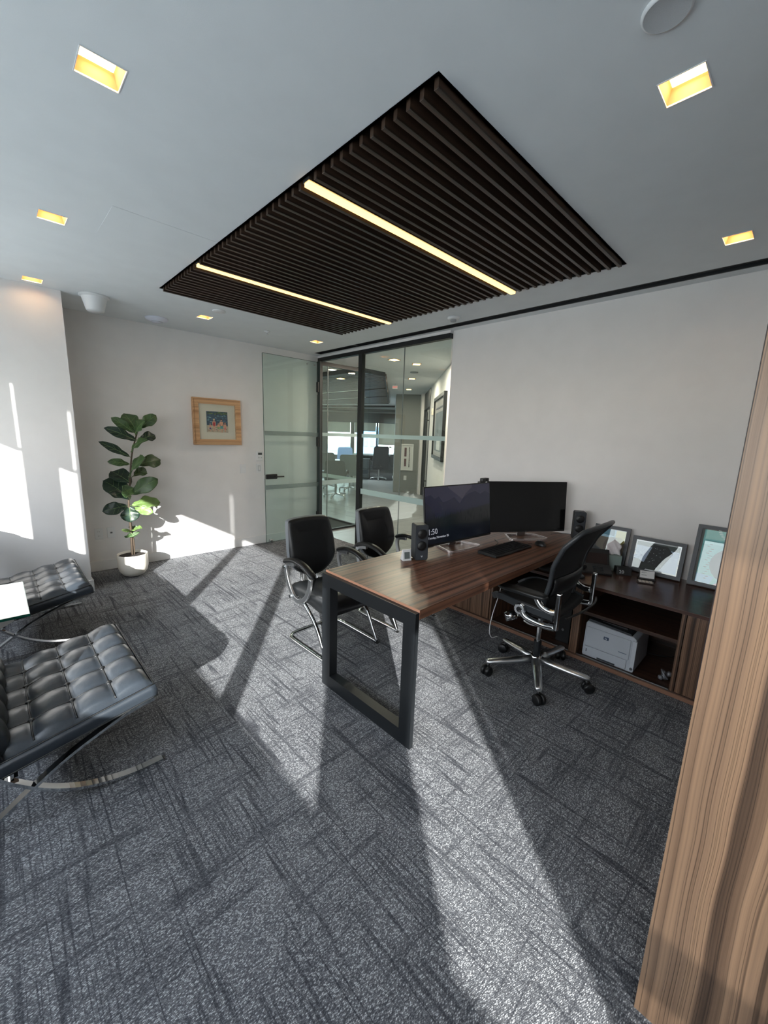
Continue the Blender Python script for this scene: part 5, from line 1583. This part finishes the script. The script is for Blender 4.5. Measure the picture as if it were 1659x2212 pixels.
# slatted feature ceiling of the corridor, slats run along y
hs_ = thing('corridor_slat_panel', 'brown slatted ceiling panel seen through the glass partition', 'ceiling panel', (0, 0, 0))
poly = [(4.54, 5.37), (5.17, 5.41), (9.69, 9.90), (8.65, 12.3), (7.6, 12.8), (4.54, 9.4)]
def yspan(x):
    ys = []
    n = len(poly)
    for i_ in range(n):
        (x0, y0), (x1, y1) = poly[i_], poly[(i_ + 1) % n]
        if (x0 - x) * (x1 - x) <= 0 and abs(x1 - x0) > 1e-9:
            ys.append(y0 + (y1 - y0) * (x - x0) / (x1 - x0))
    return (min(ys), max(ys)) if len(ys) > 1 else None
MB().prism(poly, CZ - 0.022, CZ - 0.002).build('panel_backing', mat('hall_backing', (52, 46, 42), 0.9), hs_)
x = 4.575
while x < 9.6:
    ys = yspan(x)
    if ys and ys[1] - ys[0] > 0.15:
        if min(abs(x - q_) for q_ in (5.235, 6.515, 7.825)) < 0.05:
            MB().box((x - .02, ys[0] + (0.9 if x > 6 else .55), CZ - 0.055), (x + .02, ys[1] - 0.1, CZ - 0.03)).build('light_strip', mat('pale_strip', (190, 188, 176), 0.5, emit=0.5), hs_)
        else:
            MB().box((x - .045, ys[0], CZ - 0.060), (x + .045, ys[1], CZ - 0.022)).build('slat', MATS['hall_slat_veneer2'] if 'hall_slat_veneer2' in MATS else wood('hall_slat_veneer2', 1, [(62, 53, 47), (80, 69, 61), (94, 82, 73), (100, 88, 79), (84, 72, 65)], cross=12, along=0.6, rough=0.6), hs_)
    x += 0.12
eb = MB()
for i_ in range(len(poly)):
    (x0, y0), (x1, y1) = poly[i_], poly[(i_ + 1) % len(poly)]
    eb.tube([(x0, y0, CZ - .035), (x1, y1, CZ - .035)], 0, flat=(0.035, 0.012, (0, 0, 1)))
eb.build('panel_edge', BLACKM, hs_)

# corridor lights
CLW = mat('corridor_lamp', (255, 214, 150), 0.5, emit=5.0)
hl = [((4.40, 4.41), 0, 'square corridor light nearest the glass, seen as a flat diamond'), ((4.86, 4.38), HA, 'bright square corridor light nearest the right corridor wall'),
      ((6.02, 5.53), HA, 'square corridor light in the middle of the row toward the grey wall'), ((7.33, 6.82), HA, 'square corridor light at the far end of the row by the grey wall'), ((4.93, 6.36), 0, 'square light glowing under the slatted corridor ceiling')]
l0 = None
for (xy, rz, lab) in hl:
    if l0 is None:
        l0 = thing('corridor_downlight', lab, 'ceiling light', (xy[0], xy[1], CZ), -rz, 'square corridor lights')
        bx('trim_ring', (-.07, -.07, -0.004), (.07, .07, 0.0), WARMIN, l0)
        bx('lamp_plate', (-.055, -.055, -0.007), (.055, .055, -0.004), CLW, l0)
        add_area('lamp', (0, 0, -0.012), 0.1, 14, (1, .86, .68), l0)
        q = l0
    else:
        q = copy_tree(l0)
        q.location = (xy[0], xy[1], CZ)
        q.rotation_euler = (0, 0, -rz)
        q['label'] = lab
    if 'slatted' in lab:
        q.location.z = CZ - 0.062
o = MB().lathe([(0, 0), (0.07, 0), (0.07, -.012), (0, -.016)], (5.44, 4.95, CZ), 24).build('corridor_ceiling_sensor', mat('sensor_grey', (128, 132, 132), 0.5))
tag(o, 'small round grey disc on the corridor ceiling between two square lights', 'ceiling sensor')
ex_ = thing('exit_sign', 'small exit sign with red letters under the corridor ceiling', 'exit sign', hp(9, 0.09, 2.49))
bs = basis((0, 0, 0), VV, UU, (0, 0, 1))
MB().box((-.055, -.012, 0.04), (.055, .012, .11), M=bs).build('sign_body', WP, ex_)
text_mesh('exit_letters', 'EXIT', 0.05, mat('exit_red', (220, 50, 50), 0.5, emit=1.0), bs @ basis((-.050, -.0125, .058), (1, 0, 0), (0, 0, 1), (0, -1, 0)), ex_)
MB().box((-.01, -.005, .11), (.01, .005, .15), M=bs).build('hanger', STEEL, ex_)

# dark door in the right corridor wall
cdn = thing('door_2', 'dark glazed corridor door with a long pull handle', None, hp(10.07, 0.93, 0), kind='structure')
def hpart(name, parent, u0, u1, v0, v1, z0, z1, m, bevel=0.0):
    o_ = hb(name, u0, u1, v0, v1, z0, z1, m, None, bevel)
    o_.parent = parent
    o_.matrix_parent_inverse = Matrix.Translation(-parent.location)
    return o_
b = MB()
hbox(b, 9.30, 9.38, 0.89, 1.0, 0, 2.62); hbox(b, 10.77, 10.85, 0.89, 1.0, 0, 2.62); hbox(b, 9.38, 10.77, 0.89, 1.0, 2.22, 2.62)
o_ = b.build('door_frame', BLACKM); o_.parent = cdn; o_.matrix_parent_inverse = Matrix.Translation(-cdn.location)
hpart('door_leaf', cdn, 9.38, 10.77, 0.935, 0.955, 0, 2.22, mat('smoked_glass', (84, 92, 94), 0.15))
hh = hpart('pull_handle', cdn, 9.52, 9.56, 0.84, 0.87, 0.30, 2.10, BLACKM)
for z in (0.5, 1.9):
    o_ = hb('handle_post', 9.53, 9.55, 0.87, 0.935, z, z + 0.03, BLACKM)
    o_.parent = hh

cp = thing('corridor_picture', 'tall black framed print on the white corridor wall', 'picture', hp(7.35, 0.90, 1.71))
b = MB()
for (u0, u1, z0, z1) in ((6.62, 6.68, 1.15, 2.27), (8.02, 8.08, 1.15, 2.27), (6.68, 8.02, 1.15, 1.21), (6.68, 8.02, 2.21, 2.27)):
    hbox(b, u0, u1, 0.845, 0.90, z0, z1)
o_ = b.build('frame', BLACKM); o_.parent = cp; o_.matrix_parent_inverse = Matrix.Translation(-cp.location)
hpart('print_board', cp, 6.68, 8.02, 0.872, 0.88, 1.21, 2.21, mat('print_pale', (150, 146, 142), 0.5))
hpart('print_image', cp, 6.84, 7.86, 0.868, 0.872, 1.30, 1.98, mat('print_mid', (92, 98, 100), 0.5, var=0.5, vscale=3))
hpart('print_line', cp, 6.84, 7.86, 0.868, 0.872, 2.04, 2.07, mat('print_dark', (60, 60, 62), 0.5))
hpart('print_white_block', cp, 7.0, 7.5, 0.866, 0.868, 1.32, 1.50, mat('print_white', (190, 192, 190), 0.5))
wb = thing('wall_sensor_box', 'small beige box on the corridor wall left of the tall black framed print', 'wall device', hp(8.62, 0.90, 2.06))
hpart('box_body', wb, 8.56, 8.68, 0.86, 0.90, 1.99, 2.12, mat('beige_plastic', (226, 214, 196), 0.5), 0.004)
hpart('box_window', wb, 8.60, 8.64, 0.857, 0.86, 2.02, 2.06, mat('print_pale'))

ps = thing('framed_poster', 'white framed poster with two dark photos on the grey corridor wall', 'picture', hp(11.2, 0.51, 0.97))
b = MB()
for (v0, v1, z0, z1) in ((0.34, 0.375, 0.61, 1.33), (0.645, 0.68, 0.61, 1.33), (0.375, 0.645, 0.61, 0.645), (0.375, 0.645, 1.295, 1.33)):
    hbox(b, 11.165, 11.2, v0, v1, z0, z1)
o_ = b.build('frame', mat('poster_frame_white', (214, 216, 214), 0.5)); o_.parent = ps; o_.matrix_parent_inverse = Matrix.Translation(-ps.location)
hpart('poster_board', ps, 11.18, 11.19, 0.375, 0.645, 0.645, 1.295, mat('poster_paper', (206, 208, 206), 0.6))
for z0, z1 in ((0.72, 0.93), (0.99, 1.23)):
    hpart('poster_photo', ps, 11.178, 11.18, 0.435, 0.495, z0, z1, mat('poster_maroon', (92, 66, 70), 0.6, var=0.4, vscale=12))
b = MB()
rnd = random.Random(2)
z = 0.70
while z < 1.24:
    l_ = rnd.uniform(.012, .035)
    hbox(b, 11.178, 11.18, 0.56, 0.585, z, min(z + l_, 1.25))
    z += l_ + .008
o_ = b.build('poster_lettering', BLACKP); o_.parent = ps; o_.matrix_parent_inverse = Matrix.Translation(-ps.location)
ho = thing('corridor_outlet', 'white outlet below the framed poster on the grey wall', 'power outlet', hp(11.2, 0.48, 0.40))
hpart('cover_plate', ho, 11.192, 11.2, 0.442, 0.518, 0.34, 0.46, WP, 0.002)
for z in (0.37, 0.42):
    hpart('socket', ho, 11.188, 11.192, 0.466, 0.494, z - .012, z + .014, mat('switch_grey'), 0.0)

# neighbouring glass room corner
ng = thing('window_20', 'glass corner of the neighbouring room with frosted bands', None, (4.38, 5.17, 0), kind='structure')
def loc_(o_):
    o_.parent = ng
    o_.matrix_parent_inverse = Matrix.Translation(-ng.location)
    return o_
loc_(bx('glass_pane', (3.62, 5.163, 0.03), (4.375, 5.173, 2.53), GLASS))
loc_(bx('glass_pane', (4.375, 5.18, 0.03), (4.385, 9.0, 2.53), GLASS))
loc_(bx('head_rail', (3.62, 5.145, 2.53), (4.41, 5.19, 2.585), BLACKM))
loc_(bx('head_rail', (4.36, 5.19, 2.53), (4.41, 9.0, 2.585), BLACKM))
loc_(bx('sill_rail', (3.62, 5.15, 0.0), (4.40, 5.185, 0.03), BLACKM))
loc_(bx('sill_rail', (4.365, 5.185, 0.0), (4.40, 9.0, 0.03), BLACKM))
loc_(bx('corner_post', (4.372, 5.158, 0.03), (4.392, 5.178, 2.53), BLACKM))
loc_(bx('glass_joint', (3.755, 5.160, 0.03), (3.763, 5.176, 2.53), mat('joint_grey')))
for z0, z1 in ((1.505, 1.555), (0.757, 0.823)):
    loc_(bx('frosted_band', (3.62, 5.158, z0), (4.375, 5.160, z1), FROST))
    loc_(bx('frosted_band', (4.372, 5.18, z0), (4.374, 9.0, z1), FROST))
tag(bx('carpet_neighbour', (XR + 0.05, 5.19, -0.003), (4.365, 9.0, 0.003), CARPETD), 'dark carpet of the neighbouring glass room', kind='structure')

# far office furniture
def task_chair(label, u_, v_, face, back_h, top, rgb, wdt=0.46, nm='task_chair'):
    c_ = hp(u_, v_)
    root = thing(nm, label, 'office chair', (c_.x, c_.y, 0), face, 'chairs in the far open office')
    m = mat('chair_%d_%d_%d' % rgb, rgb, 0.7)
    zb_ = top - back_h
    MB().prism(rrect(wdt, back_h, 0.07, 5), 0.0, 0.03, f=lambda a, b_, d: (a * (1 - .12 * (b_ / back_h)), 0.22 + d + 0.10 * (b_ / back_h), zb_ + back_h / 2 + b_)).build('backrest', m, root)
    MB().prism(rrect(0.48, 0.46, 0.08, 5), 0.43, 0.49, f=lambda a, b_, d: (a, b_, d)).build('seat', m, root)
    MB().cyl((0, 0, 0.26), 0.025, 0.34, 12).build('column', STEEL, root)
    b = MB()
    for k_ in range(5):
        a_ = k_ * 2 * math.pi / 5
        b.tube([(0, 0, 0.09), (0.28 * math.cos(a_), 0.28 * math.sin(a_), 0.06)], 0.018, 8)
        b.cyl((0.28 * math.cos(a_), 0.28 * math.sin(a_), 0.03), 0.03, 0.03, 12, axis=0)
    b.build('star_base', ALU, root)
    for s_ in (-1, 1):
        MB().tube([(s_ * .24, .16, .46), (s_ * .27, .12, .64), (s_ * .27, -.12, .66)], 0.015, 8).build('armrest', BLACKP, root)
    MB().tube([(0, 0.1, .46), (0, .23, .50), (0, .25, zb_ + .1)], 0.018, 8).build('back_stem', BLACKP, root)
    return root
task_chair('grey mesh backed office chair at the white desk, seen left through the glass', 11.6, -1.72, -HA + math.pi, 0.50, 1.02, (96, 108, 112))
task_chair('dark office chair back nearest the glass, below the frosted band', 9.9, -1.28, -HA + math.pi * 1.02, 0.52, 0.92, (56, 64, 68), 0.50)
task_chair('grey mesh backed office chair right of the dark one, beside the glass corner', 11.2, -1.06, -HA + math.pi * 0.97, 0.52, 1.00, (98, 112, 118))
task_chair('pale blue backed office chair behind the white desk, against the far window', 13.6, -1.48, -HA, 0.5, 1.10, (96, 122, 158), 0.52)
task_chair('dark chair cut by the left edge of the glass corner', 10.2, -1.98, -HA + math.pi, 0.52, 0.98, (48, 54, 58), 0.46)
task_chair('large black high backed chair before the far desks, left of the grey wall block', 14.2, -0.33, -HA + math.pi * 1.1, 0.80, 1.17, (34, 38, 46), 0.56)
task_chair('dark low chair partly hidden by the grey wall block', 14.9, 0.42, -HA + math.pi * .8, 0.45, 0.86, (38, 42, 44), 0.5)
def far_desk(label, u0, u1, v0, v1, rgb, nm='white_desk', panel=True):
    c_ = hp((u0 + u1) / 2, (v0 + v1) / 2)
    root = thing(nm, label, 'desk', (c_.x, c_.y, 0))
    hpart('desk_top', root, u0, u1, v0, v1, 0.71, 0.74, mat('desk_%d_%d_%d' % rgb, rgb, 0.4))
    for uu_ in (u0 + .05, u1 - .1):
        for v_ in (v0 + .05, v1 - .1):
            hpart('leg', root, uu_, uu_ + .05, v_, v_ + .05, 0.0, 0.71, STEEL)
    if panel:
        hpart('front_panel', root, u0 + .3, u0 + .33, v0 + .1, v1 - .1, 0.12, 0.70, mat('dark_panel', (46, 52, 56), 0.6))
    return root
far_desk('white meeting desk among the grey chairs behind the glass corner', 12.0, 13.0, -2.9, -0.95, (196, 204, 204), panel=False)
far_desk('dark fronted workstation below the far windows', 16.4, 17.6, -1.6, 0.8, (120, 126, 128), 'workstation')
dl_ = thing('desk_lamp', 'small dark desk lamp on the far workstation by the grey wall', 'lamp', hp(16.7, 0.20, 0.74))
c_ = dl_.location
MB().cyl((0, 0, .01), .07, .02, 20).build('lamp_base', BLACKP, dl_)
MB().tube([(0, 0, .02), tuple(VV * .05 + Vector((0, 0, .22))), tuple(VV * -.12 + Vector((0, 0, .34)))], 0.012, 8).build('lamp_arm', BLACKP, dl_)
MB().lathe([(0, .03), (.03, .02), (.06, -.03)], tuple(VV * -.14 + Vector((0, 0, .33))), 16).build('lamp_shade', BLACKP, dl_)
st_ = thing('storage_cabinet', 'dark low storage cabinet with a monitor on it behind the mullion', 'cabinet', hp(14.6, -0.98, 0))
hpart('cabinet_body', st_, 14.3, 14.9, -1.35, -0.66, 0.0, 0.70, mat('dark_panel'), 0.005)
hpart('cabinet_drawer', st_, 14.28, 14.3, -1.33, -0.68, 0.36, 0.68, mat('mid_panel', (62, 68, 72), 0.5))
hpart('cabinet_drawer', st_, 14.28, 14.3, -1.33, -0.68, 0.03, 0.34, mat('mid_panel'))

# city outside the far windows
def tower(label, u_, v0, v1, top, rgb, nu):
    c_ = hp(u_, (v0 + v1) / 2, 0)
    root = thing('city_building', label, 'building', (c_.x, c_.y, -70))
    m = mat('facade_%d_%d_%d' % rgb, rgb, 0.8)
    hpart('facade', root, u_, u_ + 20, v0, v1, -70, top, m)
    b = MB()
    n = max(3, int((v1 - v0) / 2.2))
    for i_ in range(n):
        for j_ in range(10):
            va = v0 + (v1 - v0) * (i_ + .2) / n
            vb = v0 + (v1 - v0) * (i_ + .75) / n
            zt = top - 1.2 - j_ * 3.1
            hbox(b, u_ - 0.15, u_ + 0.1, va, vb, zt - 1.6, zt)
    o_ = b.build('windows', mat('far_window_glass', (96, 120, 136), 0.3))
    o_.parent = root
    o_.matrix_parent_inverse = Matrix.Translation(-root.location)
    o_['kind'] = 'stuff'
    hpart('parapet', root, u_ - .3, u_ + 20.3, v0 - .3, v1 + .3, top, top + .8, m)
    return root
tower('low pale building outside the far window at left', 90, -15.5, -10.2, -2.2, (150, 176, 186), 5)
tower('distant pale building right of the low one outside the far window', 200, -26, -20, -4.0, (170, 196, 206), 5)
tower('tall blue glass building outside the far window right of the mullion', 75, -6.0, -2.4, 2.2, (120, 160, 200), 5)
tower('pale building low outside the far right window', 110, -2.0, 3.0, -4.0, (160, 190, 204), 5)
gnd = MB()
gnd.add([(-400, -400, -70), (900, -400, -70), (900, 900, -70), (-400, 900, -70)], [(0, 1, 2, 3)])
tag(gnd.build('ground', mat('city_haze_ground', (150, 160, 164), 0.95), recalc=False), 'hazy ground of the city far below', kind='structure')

add_area('open_office_fill', hp(13.5, -2.2, 2.5), 3.0, 150, (0.9, 0.97, 1.0))  # added fill to brighten the open office, no fixture hangs here
